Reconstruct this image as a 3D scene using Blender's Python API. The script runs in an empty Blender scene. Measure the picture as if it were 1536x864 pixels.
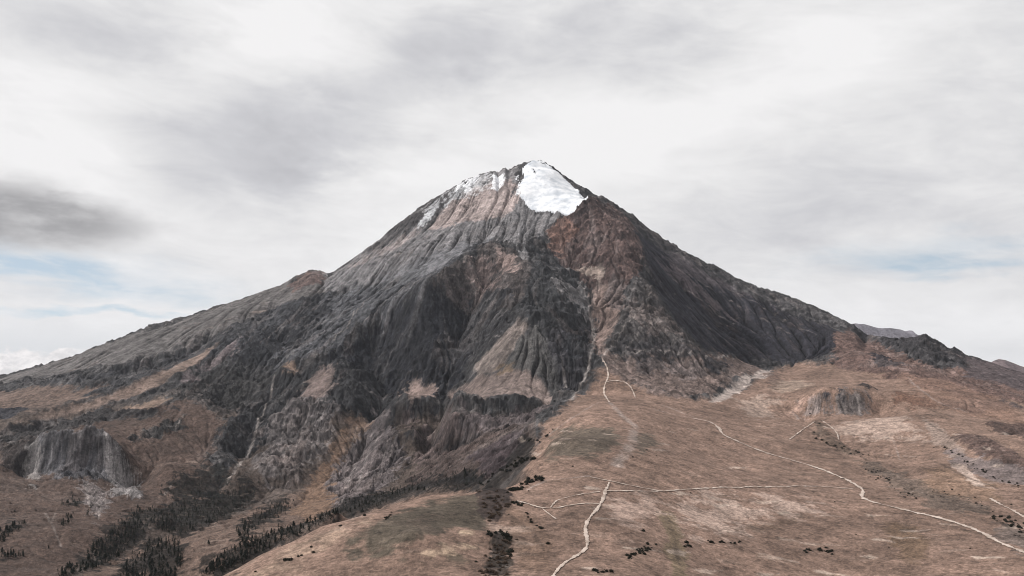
import bpy, math, random
import numpy as np
random.seed(7); RNG=np.random.RandomState(11)
f32=np.float32
# ------------------------------------------------------------------ camera numbers (level drone camera, metres)
F=1205.0; CU=768.0; HV=555.0          # focal length, centre column and horizon row in photo pixels
def S(u): return (u-CU)/F
def T(v): return (HV-v)/F
sc=bpy.context.scene
C=bpy.data.collections.new('place'); sc.collection.children.link(C)

# ------------------------------------------------------------------ numpy noise
_p=RNG.permutation(256).astype(np.int32); _perm=np.concatenate([_p,_p,_p])
_ang=RNG.rand(256)*2*np.pi; _gx=np.cos(_ang).astype(f32); _gy=np.sin(_ang).astype(f32)
def pn(x,y,seed=0):
    x=np.asarray(x,dtype=np.float64)+seed*17.31; y=np.asarray(y,dtype=np.float64)+seed*9.77
    xf=np.floor(x); yf=np.floor(y); xi=xf.astype(np.int32)&255; yi=yf.astype(np.int32)&255
    fx=(x-xf).astype(f32); fy=(y-yf).astype(f32)
    ux=fx*fx*fx*(fx*(fx*6-15)+10); uy=fy*fy*fy*(fy*(fy*6-15)+10)
    x1=(xi+1)&255; y1=(yi+1)&255
    def g(a,b,dx,dy):
        h=_perm[_perm[a]+b]; return _gx[h]*dx+_gy[h]*dy
    n00=g(xi,yi,fx,fy); n10=g(x1,yi,fx-1,fy); n01=g(xi,y1,fx,fy-1); n11=g(x1,y1,fx-1,fy-1)
    a=n00+ux*(n10-n00); b=n01+ux*(n11-n01)
    return (a+uy*(b-a))*1.5
def fbm(x,y,wl,octs,seed=0,gain=.5,ridged=False):
    out=0; a=1.0; s=1.0/wl; tot=0
    for k in range(octs):
        n=pn(x*s,y*s,seed+k*3)
        if ridged: n=1-2*np.abs(n)
        out=out+a*n; tot+=a; a*=gain; s*=2.03
    return (out/tot).astype(f32)
def sstep(a,b,x):
    t=np.clip((x-a)/(b-a),0,1); return t*t*(3-2*t)
def boxblur(a,r,axis):
    if r<1: return a
    r=int(r); n=a.shape[axis]
    pad=[(0,0)]*a.ndim; pad[axis]=(r+1,r)
    c=np.cumsum(np.pad(a,pad,mode='edge').astype(np.float64),axis=axis)
    hi=np.take(c,np.arange(2*r+1,2*r+1+n),axis=axis); lo=np.take(c,np.arange(0,n),axis=axis)
    return ((hi-lo)/(2*r+1)).astype(f32)
def blur(a,rx,ry):
    for _ in range(2): a=boxblur(boxblur(a,rx,0),ry,1)
    return a

# ------------------------------------------------------------------ grid: i runs over s=x/y, j over y
NS,NY=1500,1120
S0,S1=-.672,.672; Y0,Y1=880.,6480.
sg=np.linspace(S0,S1,NS); yg=np.linspace(Y0,Y1,NY)
ds=sg[1]-sg[0]; dy=yg[1]-yg[0]
SG=sg[:,None].astype(f32)*np.ones((1,NY),f32); YG=np.ones((NS,1),f32)*yg[None,:].astype(f32)
XG=SG*YG

# ------------------------------------------------------------------ the skyline of the volcano (column,row,distance km)
SKY=[(-250,610),(-120,590),(0,563),(57,548),(110,533),(160,513),(187,503),(223,488),(283,473),(327,458),(363,448),(390,437),(420,427),(445,414),(463,405),(473,405),(487,408),(500,406),(512,398),(540,380),(570,358),(585,345),(600,333),(633,308),(667,288),(700,268),(707,266),(722,261),(737,256),(742,256),(747,259),(757,251.5),(763,253.5),(780,246),(800,240.5),(808,240),(827,248),(847,263),(867,277),(893,290),(920,303),(950,323),(973,342),(1000,360),(1030,378),(1060,394),(1073,397),(1093,410),(1112,420),(1143,431),(1185,444),(1219,458),(1248,471),(1282,485),(1296,494),(1319,498),(1344,502),(1372,503),(1389,502),(1401,508),(1421,519),(1455,528),(1489,538),(1512,545),(1536,552),(1620,572),(1750,600)]
YR=[(-250,5.2),(0,5.5),(225,5.5),(500,5.7),(803,6.0),(1110,5.8),(1240,5.6),(1330,5.0),(1400,4.8),(1536,4.5),(1750,4.2)]
sky_u=np.array([p[0] for p in SKY],float); sky_v=np.array([p[1] for p in SKY],float)
def skyv(u): return np.interp(u,sky_u,sky_v)
def yr(u): return np.interp(u,[p[0] for p in YR],[p[1] for p in YR])

# ------------------------------------------------------------------ anchor points (column,row,distance km)
A=[(803,315,5.32),(803,370,4.83),(803,470,4.07),(803,560,3.47),(780,610,3.28),
(730,315,5.42),(720,370,5.0),(650,340,5.45),(650,370,5.13),(650,430,4.49),(650,520,4.055),(650,600,3.63),(650,650,3.37),(700,690,3.0),(600,740,2.7),(440,800,2.35),(250,864,2.05),
(560,400,5.35),(560,450,4.9),(560,520,4.35),(560,600,3.85),(560,680,3.3),(540,740,2.85),
(450,450,5.22),(450,520,4.575),(450,560,4.15),(450,640,3.66),(450,700,3.27),(450,760,2.77),
(350,490,5.05),(350,560,4.3),(350,640,3.6),(350,720,3.0),(350,790,2.42),
(250,520,4.94),(250,560,4.4),(250,620,3.68),(250,700,3.02),(250,780,2.37),(200,864,1.9),
(120,560,4.8),(120,600,4.2),(120,650,3.5),(120,730,2.8),(120,800,2.15),(120,864,1.83),
(0,600,4.43),(0,640,3.66),(0,700,2.9),(0,780,2.23),(0,864,1.79),(-120,610,4.6),(-120,700,2.9),(-120,864,1.75),
(850,350,5.0),(860,400,4.6),(890,460,4.15),(890,520,3.75),(905,560,3.4),
(885,305,5.3),(940,345,5.2),(965,380,4.95),(975,430,4.55),(1000,480,4.2),(1040,520,3.95),(1060,540,3.85),
(1030,420,5.2),(1100,480,5.27),(1060,480,4.9),(1100,545,4.6),(1170,500,5.1),(1200,540,4.7),(1100,562,4.1),(1000,540,3.75),(1000,575,3.45),(1060,575,3.6),(1100,600,3.31),(1100,640,2.73),(1100,700,2.115),(1100,780,1.544),(1100,864,1.192),
(910,575,3.3),(910,600,2.85),(910,640,2.257),(910,700,1.746),(910,780,1.277),(910,864,.986),
(1290,540,4.37),(1240,570,3.75),(1290,650,2.75),(1290,680,2.47),(1290,780,1.64),(1290,864,1.27),
(1400,540,4.3),(1400,580,3.5),(1400,640,2.75),(1400,720,2.02),(1400,864,1.24),
(1500,580,3.745),(1500,640,2.767),(1500,720,1.99),(1500,800,1.47),(1500,864,1.214),(1620,620,3.2),(1620,720,2.0),(1620,864,1.2),
(735,735,1.5),(640,742,1.45),(560,766,1.36),(480,790,1.25),(400,828,1.17),(330,866,1.1),(680,800,1.16),(560,830,1.08),(735,800,1.16),(820,735,1.5),(820,800,1.2),(820,864,.97),(700,864,.955),(560,864,.99),(830,660,2.0),(800,690,1.78),(840,625,2.45),(800,715,1.62),(875,595,2.95)]
for u in list(range(-250,1751,25)):
    A.append((u,float(skyv(u)),float(yr(u))))
AU=np.array(A,float)
# smooth depth of the visible slope, used only to place the relief lines below
def rbf_fit(P,val,eps=0.0,lin=True):
    n=len(P); D=np.sqrt(((P[:,None]-P[None])**2).sum(-1)); K=D+np.eye(n)*eps
    Q=np.c_[np.ones(n),P] if lin else np.ones((n,1)); m=Q.shape[1]
    M=np.zeros((n+m,n+m)); M[:n,:n]=K; M[:n,n:]=Q; M[n:,:n]=Q.T
    sol=np.linalg.lstsq(M,np.r_[val,np.zeros(m)],rcond=None)[0]
    return sol
def rbf_eval(P,sol,X):
    n=len(P); out=np.empty(len(X)); m=len(sol)-n
    for a in range(0,len(X),20000):
        x=X[a:a+20000]; d=np.sqrt((x[:,None,0]-P[None,:,0])**2+(x[:,None,1]-P[None,:,1])**2)
        Q=np.c_[np.ones(len(x)),x][:,:m]
        out[a:a+20000]=d@sol[:n]+Q@sol[n:]
    return out
PD=AU[:,:2]*np.array([.6,1.0]); solD=rbf_fit(PD,AU[:,2])
def depth(u,v): return float(rbf_eval(PD,solD,np.array([[u*.6,v]]))[0])
# relief lines: (column,row,how far the line stands out of the slope, km)
L=[[(735,370,.10),(690,395,.13),(640,425,.14),(600,452,.14),(540,500,.12),(470,540,.10),(420,558,.08)],          # crest of the grey shoulder
[(725,430,-.06),(705,470,-.10),(690,520,-.12),(675,570,-.08),(690,620,-.05)],
[(560,540,-.06),(575,600,-.08),(600,660,-.06)],
[(745,372,.06),(750,420,.06),(770,465,.08),(785,483,.11)],[(785,483,.11),(750,530,.07),(715,565,.03)],[(785,483,.11),(810,530,.05),(838,590,.0)],
[(800,390,.05),(835,430,.07),(845,480,.07),(838,530,.04)],
[(815,345,-.03),(845,390,-.06),(872,430,-.08),(885,475,-.09),(888,530,-.09),(872,570,-.08),(853,602,-.06)],
[(885,305,.06),(915,322,.10),(940,345,.12),(962,380,.14),(975,430,.12),(1000,480,.10),(1040,520,.07)],
[(905,300,-.05),(980,365,-.1),(1020,430,-.1),(1080,500,-.07)],
[(935,470,.06),(920,520,.05)],[(930,430,-.03),(915,480,-.04)],
[(690,350,.04),(620,380,.05),(560,395,.05)],[(640,392,-.03),(560,425,-.04),(480,445,-.02)],
[(15,636,.10),(100,612,.12),(200,578,.12),(280,546,.10),(330,522,.08),(380,492,.04)],
[(0,655,-.06),(60,640,-.06),(170,612,-.05),(250,588,-.06),(330,570,-.05)],
[(0,622,-.05),(40,612,-.05),(120,592,-.06),(180,565,-.08),(260,532,-.08),(350,494,-.06),(430,455,-.05)],
[(0,577,.06),(90,570,.07),(150,560,.07),(200,545,.06),(290,507,.05),(400,457,.04)],
[(250,605,.05),(180,625,.04),(90,650,.04)],[(300,600,.06),(260,640,-.02)],
[(416,560,-.05),(404,605,-.08),(384,645,-.08),(368,685,-.08),(340,730,-.06)],
[(480,570,.08),(450,620,.06),(430,660,.03)],
[(545,560,.05),(520,600,.08),(480,650,.09),(430,710,.07),(400,760,.05)],
[(560,640,-.05),(540,700,-.06),(505,770,-.06)],
[(600,620,.05),(575,660,.07),(545,700,.04)],
[(310,560,-.03),(240,600,.0)],
[(440,752,.03),(360,785,.04),(280,815,.05),(200,850,.05)],
[(420,745,-.04),(330,770,-.06),(240,800,-.06),(150,850,-.04)],
[(1215,642,-.02),(1260,670,-.03),(1330,705,-.03),(1400,742,-.03),(1470,765,-.02),(1536,800,-.03)],
[(1330,570,-.05),(1380,620,.03),(1420,650,.05),(1500,690,.05)],[(1330,560,.05),(1400,590,.06),(1480,610,.05),(1560,640,.03)],
[(1360,660,-.03),(1440,700,-.03),(1530,740,-.02)],
[(1300,515,.0),(1360,560,-.05)],[(1390,510,.05),(1420,540,.06)],
[(1080,600,.03),(1130,570,.03),(1160,562,.02)],
[(765,742,-.03),(745,775,-.045),(748,830,-.045),(735,864,-.045)],[(650,765,.02),(620,800,.02)],
[(660,690,.02),(720,660,.03),(790,640,.04),(835,615,.03)],
[(960,560,-.04),(1010,590,-.02)],
]
pts=[]
for a in A: pts.append(a)
def seg(line,step=18):
    out=[line[0]]
    for a,b in zip(line,line[1:]):
        n=max(1,int(math.hypot(b[0]-a[0],b[1]-a[1])/step))
        for k in range(1,n+1):
            t=k/n; out.append(tuple(a[i]+(b[i]-a[i])*t for i in range(len(a))))
    return out
for l in L:
    for (u,v,b) in seg(l,22): pts.append((u,v,depth(u,v)-b*(1.6 if abs(b)>=.05 and u>450 else 1.15)))
# cliffs: crown line, height in rows
for (line,h) in [([(48,670),(70,660),(110,656),(150,661),(178,676),(194,692)],48),
                 ([(1208,600),(1230,591),(1260,589),(1290,590),(1316,595)],26),
                 ([(680,596),(720,603),(765,602),(810,606),(842,607)],19),
                 ([(603,602),(640,604),(658,610)],26),([(600,655),(625,650),(640,668)],22)]:
    uc=(line[0][0]+line[-1][0])/2; hw=abs(line[-1][0]-line[0][0])/2; dc=depth(uc,line[len(line)//2][1]+h*.6)
    for (u,v) in seg(line,14):
        q_=1-((u-uc)/hw)**2; d=dc-.02-.035*q_*(hw/75.); pts.append((u,v,d)); pts.append((u,v+h,d-.04)); pts.append((u,v+h*.5,d-.018)); pts.append((u,v-8,d+.08)); pts.append((u,v+h+10,d-.13))
# keep only points that do not crowd one another
P3=[]
for (u,v,Y) in pts:
    x=S(u)*Y; z=T(v)*Y
    P3.append((x,Y,z))
def cone_g(d): return np.interp(d,[0,.5,1,1.5,2,2.7,3.7,5,8,14,30],[1.6,1.32,.97,.66,.45,.27,-.05,-.3,-.8,-1.2,-1.4])
AX,AY=.174,6.0
# hidden ground behind crests, and the far side of the cone
for (u,v,Y) in [(735,735,1.5),(640,742,1.45),(560,766,1.36),(480,790,1.25),(400,828,1.17),(330,866,1.1),(250,905,1.05)]:
    for dY,k in ((.2,.05),(.5,.12)):
        P3.append((S(u)*(Y+dY),Y+dY,T(v)*(Y+dY)-k))
for x in np.arange(-9,9.1,1.5):
    for Y in (7.2,8.5,10.5,14,20): P3.append((x*Y/7.,Y,float(cone_g(math.hypot(x*Y/7.-AX,Y-AY)))-.02))
for (x,Y,z) in [(-2.2,1.0,-.5),(-1.2,.6,-.42),(2.2,1.0,-.33),(1.2,.6,-.31),(0,.6,-.27),(0,.15,-.27),(-.6,.2,-.33),(.6,.2,-.3),(-5,3,-.45),(5,3,-.3),(-7,5.5,-.5),(7,5.5,-.3),(-3.2,2.2,-.5),(3.2,2.2,-.3)]: P3.append((x,Y,z))
keep=[]
arr=np.array(P3)
for k in range(len(arr)-1,-1,-1):
    if not keep or np.min(np.hypot(arr[keep,0]-arr[k,0],arr[keep,1]-arr[k,1]))>.018: keep.append(k)
arr=arr[keep]
def base_z(x,y):      # km
    d=np.hypot(x-AX,y-AY); return cone_g(d)
res=arr[:,2]-base_z(arr[:,0],arr[:,1])
solZ=rbf_fit(arr[:,:2],res,eps=0.004,lin=False)
def macro(x,y):       # metres in, metres out
    X=np.c_[np.ravel(x),np.ravel(y)]/1000.
    return ((rbf_eval(arr[:,:2],solZ,X)+base_z(X[:,0],X[:,1]))*1000).reshape(np.shape(x))
st=4
si=np.r_[sg[::st],sg[-1]] if (NS-1)%st else sg[::st]; yj=np.r_[yg[::st],yg[-1]] if (NY-1)%st else yg[::st]
cs,cy=np.meshgrid(si,yj,indexing='ij')
zc=macro(cs*cy,cy)
def upsample(zc):
    t=np.interp(sg,si,np.arange(len(si))); i0=np.minimum(t.astype(int),len(si)-2); fx=(t-i0)[:,None]
    a=zc[i0]*(1-fx)+zc[i0+1]*fx
    t=np.interp(yg,yj,np.arange(len(yj))); j0=np.minimum(t.astype(int),len(yj)-2); fy=(t-j0)[None,:]
    return a[:,j0]*(1-fy)+a[:,j0+1]*fy
Z=upsample(zc).astype(f32)
Z=blur(Z,2,1)
UG=SG*F+CU
YRG=(yr(sg*F+CU)*1000).astype(f32)[:,None]
def skyline_fix(Z,soft):
    """bring the crest of the mountain onto its surveyed height, and keep the back slope below it"""
    tt=T(skyv(sg*F+CU)); 
    w=np.exp(-((YG-YRG)/420.)**2)
    for _ in range(3):
        near=np.abs(YG-YRG)<700
        t=np.where(near,Z/YG,-9); tm=t.max(1); jm=t.argmax(1); ym=yg[jm]
        d=(tt-tm)*ym
        if soft: d=blur(np.repeat(d[:,None].astype(f32),2,1),soft,0)[:,0]
        Z=Z+w*d[:,None].astype(f32)
    lim=(tt[:,None]-.0006)*YG-np.maximum(0,YG-YRG-60)*.22
    Z=np.where(YG>YRG+60,np.minimum(Z,lim),Z)
    lim2=(tt[:,None]-.0015)*YG
    Z=np.where((YG<YRG-250),np.minimum(Z,lim2),Z)
    return Z.astype(f32)
Z=skyline_fix(Z,0)

# ------------------------------------------------------------------ pin a photographed point onto the ground
TM=np.maximum.accumulate(Z/YG,axis=1)
def pin(u,v):
    i=(S(u)-S0)/ds; ii=int(min(max(round(i),0),NS-1))
    j=np.searchsorted(TM[ii],T(v)); j=min(j,int(np.argmax(TM[ii])))
    if j>0:
        a,b=TM[ii][j-1],TM[ii][j]; fr=0 if b<=a else min(max((T(v)-a)/(b-a),0),1)
        j=j-1+fr
    return i,float(j)
# ------------------------------------------------------------------ colours of rock, scree and grass, with shade painted in at places
def lin(h,g=1.0):
    h=h.lstrip('#'); c=[int(h[k:k+2],16)/255. for k in (0,2,4)]
    return np.array([((x/12.92) if x<.04045 else ((x+.055)/1.055)**2.4)*g for x in c],f32)
HS=2
hi,hj=(NS+HS-1)//HS,(NY+HS-1)//HS
def raster(poly):
    q=[pin(u,v) for (u,v) in seg([tuple(p) for p in poly]+[tuple(poly[0])],25)]
    q=np.array(q)/HS
    a0,a1=max(int(q[:,0].min())-1,0),min(int(q[:,0].max())+2,hi); b0,b1=max(int(q[:,1].min())-1,0),min(int(q[:,1].max())+2,hj)
    m=np.zeros((hi,hj),f32)
    if a1<=a0 or b1<=b0: return m
    ii,jj=np.meshgrid(np.arange(a0,a1),np.arange(b0,b1),indexing='ij'); ins=np.zeros(ii.shape,bool)
    for (xa,ya),(xb,yb) in zip(q,np.roll(q,-1,0)):
        if ya==yb: continue
        c=((ya>jj)!=(yb>jj))&(ii<(xb-xa)*(jj-ya)/(yb-ya)+xa); ins^=c
    m[a0:a1,b0:b1]=ins
    return m
def up2(m):
    return np.repeat(np.repeat(m,HS,0),HS,1)[:NS,:NY]
EX=['NOISE']
nzA=fbm(XG,YG,90,5,seed=3); nzB=fbm(XG,YG,28,4,seed=21,gain=.6); nzC=fbm(XG,YG,400,4,seed=33)
COL=np.zeros((NS,NY,3),f32)+lin('434142'); _w=(sstep(-120,-230,Z)*(SG<.03))[...,None]; COL=COL*(1-_w)+lin('4d423c')*_w; RGH=np.full((NS,NY),.8,f32)*(1-.5*_w[...,0]); STK=np.full((NS,NY),.6,f32)
# ---- downslope directions (smoothed) for streaks
def grads(Z):
    zs=np.gradient(Z,axis=0)/ds; zy_s=np.gradient(Z,axis=1)/dy
    zx=zs/YG; zy=zy_s-SG*zx
    return zx.astype(f32),zy.astype(f32)
def lic(Z,noise,steps,h,bl=3):
    zx,zy=grads(blur(Z,bl,bl)); g=np.sqrt(zx*zx+zy*zy)+1e-4; dx=-zx/g; dyy=-zy/g
    acc=noise.copy(); wsum=1.0
    for sgn in (1,-1):
        x=XG.copy(); y=YG.copy()
        for k in range(steps):
            i=np.clip((x/y-S0)/ds+.5,0,NS-1).astype(np.int32); j=np.clip((y-Y0)/dy+.5,0,NY-1).astype(np.int32)
            idx=i*NY+j
            x+=sgn*h*dx.ravel()[idx]; y+=sgn*h*dyy.ravel()[idx]
            w=1-(k/steps)**2
            i=np.clip((x/y-S0)/ds+.5,0,NS-1).astype(np.int32); j=np.clip((y-Y0)/dy+.5,0,NY-1).astype(np.int32)
            acc+=w*noise.ravel()[i*NY+j]; wsum+=w
    acc/=wsum; acc-=blur(acc,40,40); return acc/(acc.std()+1e-9)
white=RNG.randn(NS,NY).astype(f32)
zr=Z+fbm(XG,YG,350,4,seed=50)*22
LF=lic(zr,white,16,7.0); LC=lic(zr,blur(white,3,2)*6,26,9.0,4)
nN=nzA/nzA.std()*.75+nzB/nzB.std()*.6; LCn=LC+.5*LF
def paint(poly,col,rough=.8,streak=.6,soft=5,amp=.35,op=1.0,wild=None):
    flat=rough<.17
    if soft==2 and not flat: soft=3.4; amp=max(amp,.5)
    r=soft*(1.3 if flat else 1.0)
    m=up2(blur(raster(poly),r,max(r,1)))
    n=nN*.75+LCn*.45*min(streak,1.2)
    bell=np.sqrt(np.clip(4*m*(1-m),0,1))*(1 if not flat else 1)+(m>.99)*.25*(amp>.45)*(not flat)
    ww=.22 if flat else .13
    m=sstep(.5-ww,.5+ww,m+((.10+amp*.30) if flat else (.14+amp*.42))*n*bell)*op
    if wild is not None: m=m*sstep(wild-.15,wild+.15,nzA*.7+nzB*.5+.5)
    global COL,RGH,STK
    COL=COL*(1-m[...,None])+lin(col)*m[...,None]
    RGH=RGH*(1-m)+rough*m; STK=STK*(1-m)+streak*m
    return m
def stroke(line,col,w0,w1,op=.8,amp=.5):
    """a scree run, worn trace or painted shadow: column,row points, half width in metres"""
    global COL
    q=np.array([pin(u,v) for (u,v) in seg(line,8)])
    px=S0+q[:,0]*ds; py=Y0+q[:,1]*dy; px=px*py
    a0,a1=int(max(q[:,0].min()-14,0)),int(min(q[:,0].max()+15,NS)); b0,b1=int(max(q[:,1].min()-10,0)),int(min(q[:,1].max()+11,NY))
    X=XG[a0:a1,b0:b1]; Y=YG[a0:a1,b0:b1]; best=np.full(X.shape,1e9,f32)
    wig=nzB[a0:a1,b0:b1]
    for k in range(len(px)-1):
        ax,ay,bx,by=px[k],py[k],px[k+1],py[k+1]; L2=(bx-ax)**2+(by-ay)**2+1e-6
        if L2>200**2: continue
        t=np.clip(((X-ax)*(bx-ax)+(Y-ay)*(by-ay))/L2,0,1); d=np.hypot(X-ax-t*(bx-ax),Y-ay-t*(by-ay))
        w=w0+(w1-w0)*k/max(1,len(px)-2); best=np.minimum(best,d/w)
    m=sstep(1.3,.3,best+amp*1.8*wig)*op*np.clip(.75+.9*nzA[a0:a1,b0:b1]*1.5,.15,1)
    COL[a0:a1,b0:b1]=COL[a0:a1,b0:b1]*(1-m[...,None])+lin(col)*m[...,None]
FLOOR=[[(118,855),(150,815),(180,785),(200,765),(240,765),(265,758),(300,745),(350,735),(400,732),(375,745),(375,762),(340,778),(310,792),(270,805),(225,795),(170,848),(125,862)],
[(350,800),(368,778),(395,765),(415,752),(432,750),(436,760),(420,778),(390,788),(370,807),(348,812)],
[(290,870),(330,840),(370,815),(400,803),(450,788),(500,770),(520,755),(560,745),(600,732),(650,720),(700,718),(740,722),(735,735),(640,742),(560,766),(480,790),(400,828),(330,870)],
[(170,870),(190,840),(230,812),(262,810),(280,832),(262,870)],[(0,806),(10,794),(38,783),(40,790),(20,803),(0,816)],[(0,830),(20,831),(40,832),(36,838),(0,836)],[(92,758),(105,752),(124,748),(122,757),(100,762)],
[(240,735),(262,724),(310,700),(345,712),(340,740),(262,758)]]
#PAINT
exec_paint=None
# -- big zones
paint([(-300,560),(0,563),(160,513),(283,473),(420,427),(500,406),(500,440),(430,455),(350,492),(260,525),(190,548),(100,560),(0,575),(-300,600)],'5c5857',.2,.9)
paint([(-300,600),(0,590),(60,583),(130,586),(180,575),(150,600),(60,620),(-300,640)],'62524a',.25,.3)
paint([(-300,640),(0,655),(100,632),(200,618),(290,600),(330,625),(360,650),(330,700),(340,745),(260,770),(200,800),(150,830),(80,880),(-300,900)],'51423b',.3,.35)  # foothill grass, darkened so its colour carries a cloud shadow
paint([(80,900),(150,845),(260,800),(330,780),(440,745),(490,700),(540,690),(590,700),(560,740),(500,775),(400,830),(330,880)],'604f46',.3,.4)  # lower foothills, browned for the same painted cloud shadow
paint([(300,900),(330,866),(480,790),(560,766),(640,742),(740,735),(790,722),(796,690),(800,660),(850,611),(880,592),(900,552),(925,562),(985,595),(1060,602),(1120,585),(1150,560),(1180,548),(1260,548),(1330,542),(1400,560),(1536,580),(1750,620),(1750,950),(300,950)],'7a6458',.12,.12,soft=6,amp=.25)
paint([(1240,505),(1290,497),(1340,512),(1370,545),(1420,555),(1536,565),(1700,600),(1700,620),(1450,600),(1330,570),(1250,548)],'665049',.5,.6)
paint([(1284,488),(1296,480),(1344,490),(1400,495),(1460,520),(1536,545),(1700,585),(1700,610),(1536,580),(1440,562),(1405,556),(1380,542),(1340,534),(1300,522),(1275,500)],'403d3f',1.1,.6,soft=4,amp=.15)
paint([(1440,545),(1536,560),(1600,580),(1536,590),(1450,570)],'54494a',.4,.4)
# -- upper cone
paint([(500,405),(600,333),(667,288),(720,262),(780,246),(790,300),(800,318),(850,322),(820,345),(790,372),(735,366),(690,392),(640,425),(560,430),(480,440)],'716e6f',.4,1.3)
paint([(650,318),(700,290),(735,268),(775,262),(775,300),(760,325),(700,335),(655,345),(630,350)],'948682',.32,1.5)
paint([(600,333),(650,302),(690,276),(700,285),(660,320),(610,350),(560,378),(545,385)],'4f4b4c',.9,.6)
paint([(520,400),(600,358),(640,345),(600,372),(540,400)],'8a7f7c',.25,1.1,op=.7)
paint([(560,420),(680,372),(735,358),(735,368),(690,393),(640,425),(560,440)],'68676a',.35,.6)
paint([(440,418),(463,405),(487,408),(480,425),(430,435)],'62504c',.5,.4)
# dark face left of the bowl and below the shoulder, its shade painted in
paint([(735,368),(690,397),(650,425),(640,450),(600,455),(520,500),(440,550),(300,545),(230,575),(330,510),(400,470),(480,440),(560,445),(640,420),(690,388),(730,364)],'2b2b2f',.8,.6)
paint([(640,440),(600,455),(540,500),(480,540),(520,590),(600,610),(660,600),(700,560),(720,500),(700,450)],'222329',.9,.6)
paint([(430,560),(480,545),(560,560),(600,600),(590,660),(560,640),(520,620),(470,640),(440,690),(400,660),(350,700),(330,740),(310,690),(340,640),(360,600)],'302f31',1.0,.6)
paint([(240,600),(300,560),(360,555),(430,560),(370,610),(340,640),(300,600)],'333131',.8,.5)
paint([(500,440),(560,430),(640,405),(620,430),(560,470),(510,490),(500,465)],'58585b',.6,.8)
paint([(480,446),(560,442),(640,418),(690,393),(690,397),(640,430),(600,456),(540,500),(470,540),(425,556),(400,548),(470,500),(500,470)],'515155',.7,1.2,soft=4,amp=.6,op=.9)
paint([(300,545),(340,510),(400,470),(440,450),(450,458),(400,500),(350,535),(310,560)],'454549',.6,1.2,soft=4,amp=.7,op=.8)
# dark bands on the left shoulder: shaded ridge sides put into the colour
paint([(0,579),(90,572),(160,562),(200,545),(262,525),(200,565),(150,575),(60,582)],'3a393c',.8,.3,soft=3)
paint([(120,600),(180,572),(260,535),(350,495),(400,470),(380,500),(330,520),(260,555),(190,585)],'3c3b3e',.8,.3,soft=3)
paint([(-100,650),(0,650),(60,632),(180,620),(290,612),(230,625),(180,630),(80,652),(0,672),(-100,680)],'3b3737',.8,.3,soft=3,amp=.5)
paint([(-60,630),(0,618),(40,612),(42,618),(10,632),(-60,645)],'302f35',.6,.3,soft=2)
paint([(0,668),(20,664),(60,660),(48,672),(48,700),(0,708)],'38302e',.9,.4,soft=3)
paint([(112,618),(180,588),(240,575),(255,580),(180,606),(125,622)],'38383a',.8,.3,soft=2)
paint([(190,660),(220,645),(270,630),(280,622),(272,645),(230,662)],'33302f',.9,.3,soft=2)
paint([(8,638),(100,614),(190,584),(260,552),(310,528),(335,515),(300,545),(220,590),(130,618),(50,634),(0,645)],'78675e',.1,.5,soft=2,amp=.15)
paint([(270,572),(310,545),(370,505),(350,535),(300,568),(275,582)],'64595a',.2,.8,soft=2,amp=.2,op=.8)
paint([(170,618),(250,598),(255,606),(200,622)],'6f5e53',.2,.4,soft=2)
# cliffs at left
paint([(44,668),(70,656),(110,653),(155,660),(180,680),(196,700),(185,715),(150,722),(90,722),(50,715)],'5c595c',1.0,1.0,soft=2,amp=.2)
paint([(60,664),(150,662),(170,676),(60,680)],'38373a',1.0,.9,soft=2)
paint([(80,690),(140,690),(140,720),(90,718)],'45444a',1.0,.8,soft=2,op=.8)
paint([(42,675),(56,678),(60,700),(52,735),(42,735)],'8a8380',.6,1,soft=2,amp=.6,op=.8)
paint([(160,680),(195,695),(208,715),(206,755),(190,745),(170,745),(165,715)],'8a8382',.7,1.0,soft=2,amp=.9,op=.9)
paint([(112,728),(150,725),(165,745),(140,790),(128,745)],'756b69',.6,1.0,soft=2,amp=1.1,op=.8)
# crags and scree between the left ravine and the middle one
paint([(400,640),(430,610),(470,590),(500,620),(490,680),(450,720),(420,730),(380,740),(390,690)],'655d5c',1.0,1.0,amp=.7,op=.8)
paint([(445,598),(470,565),(500,550),(508,560),(490,600),(465,605)],'685b57',.2,.6,soft=2,amp=.2)
paint([(410,565),(430,552),(455,553),(452,562),(425,568)],'7b6659',.3,.3,soft=2)
paint([(455,740),(500,670),(530,655),(560,670),(560,720),(520,760),(480,790),(430,770)],'6a5547',.2,.4,soft=4)
paint([(500,700),(530,640),(560,610),(590,650),(610,690),(580,730),(530,770),(500,765)],'5c5353',.7,1.0,amp=.5)
paint([(505,690),(540,665),(575,690),(540,750),(505,768)],'6d6160',.6,1.0,amp=.6,op=.7)
paint([(520,640),(545,625),(560,640),(540,660),(500,700),(500,665)],'6a5546',.3,.3,soft=3,op=.8)
paint([(415,690),(450,640),(470,680),(430,740)],'5f534f',.8,1.0,amp=.8,op=.8)
paint([(600,604),(640,602),(660,612),(655,632),(610,632)],'2b2a2d',1.0,.6,soft=2,amp=.3)
paint([(595,655),(625,645),(645,665),(640,680),(600,672)],'2b292b',1.0,.5,soft=2,amp=.3)
paint([(600,590),(625,575),(650,583),(655,600),(600,604)],'75655f',.2,.4,soft=2,amp=.2)
paint([(595,625),(640,640),(690,630),(740,640),(760,650),(680,700),(620,705),(640,680)],'5e4f4c',.7,.9,amp=.4)
paint([(650,690),(720,650),(800,640),(790,680),(760,715),(700,735),(640,738),(590,740)],'4c3f3b',.6,1.3,soft=4,amp=.4)
paint([(700,690),(760,660),(790,655),(770,700),(730,728)],'43383a',.6,1.5,soft=3,amp=.5)
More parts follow.
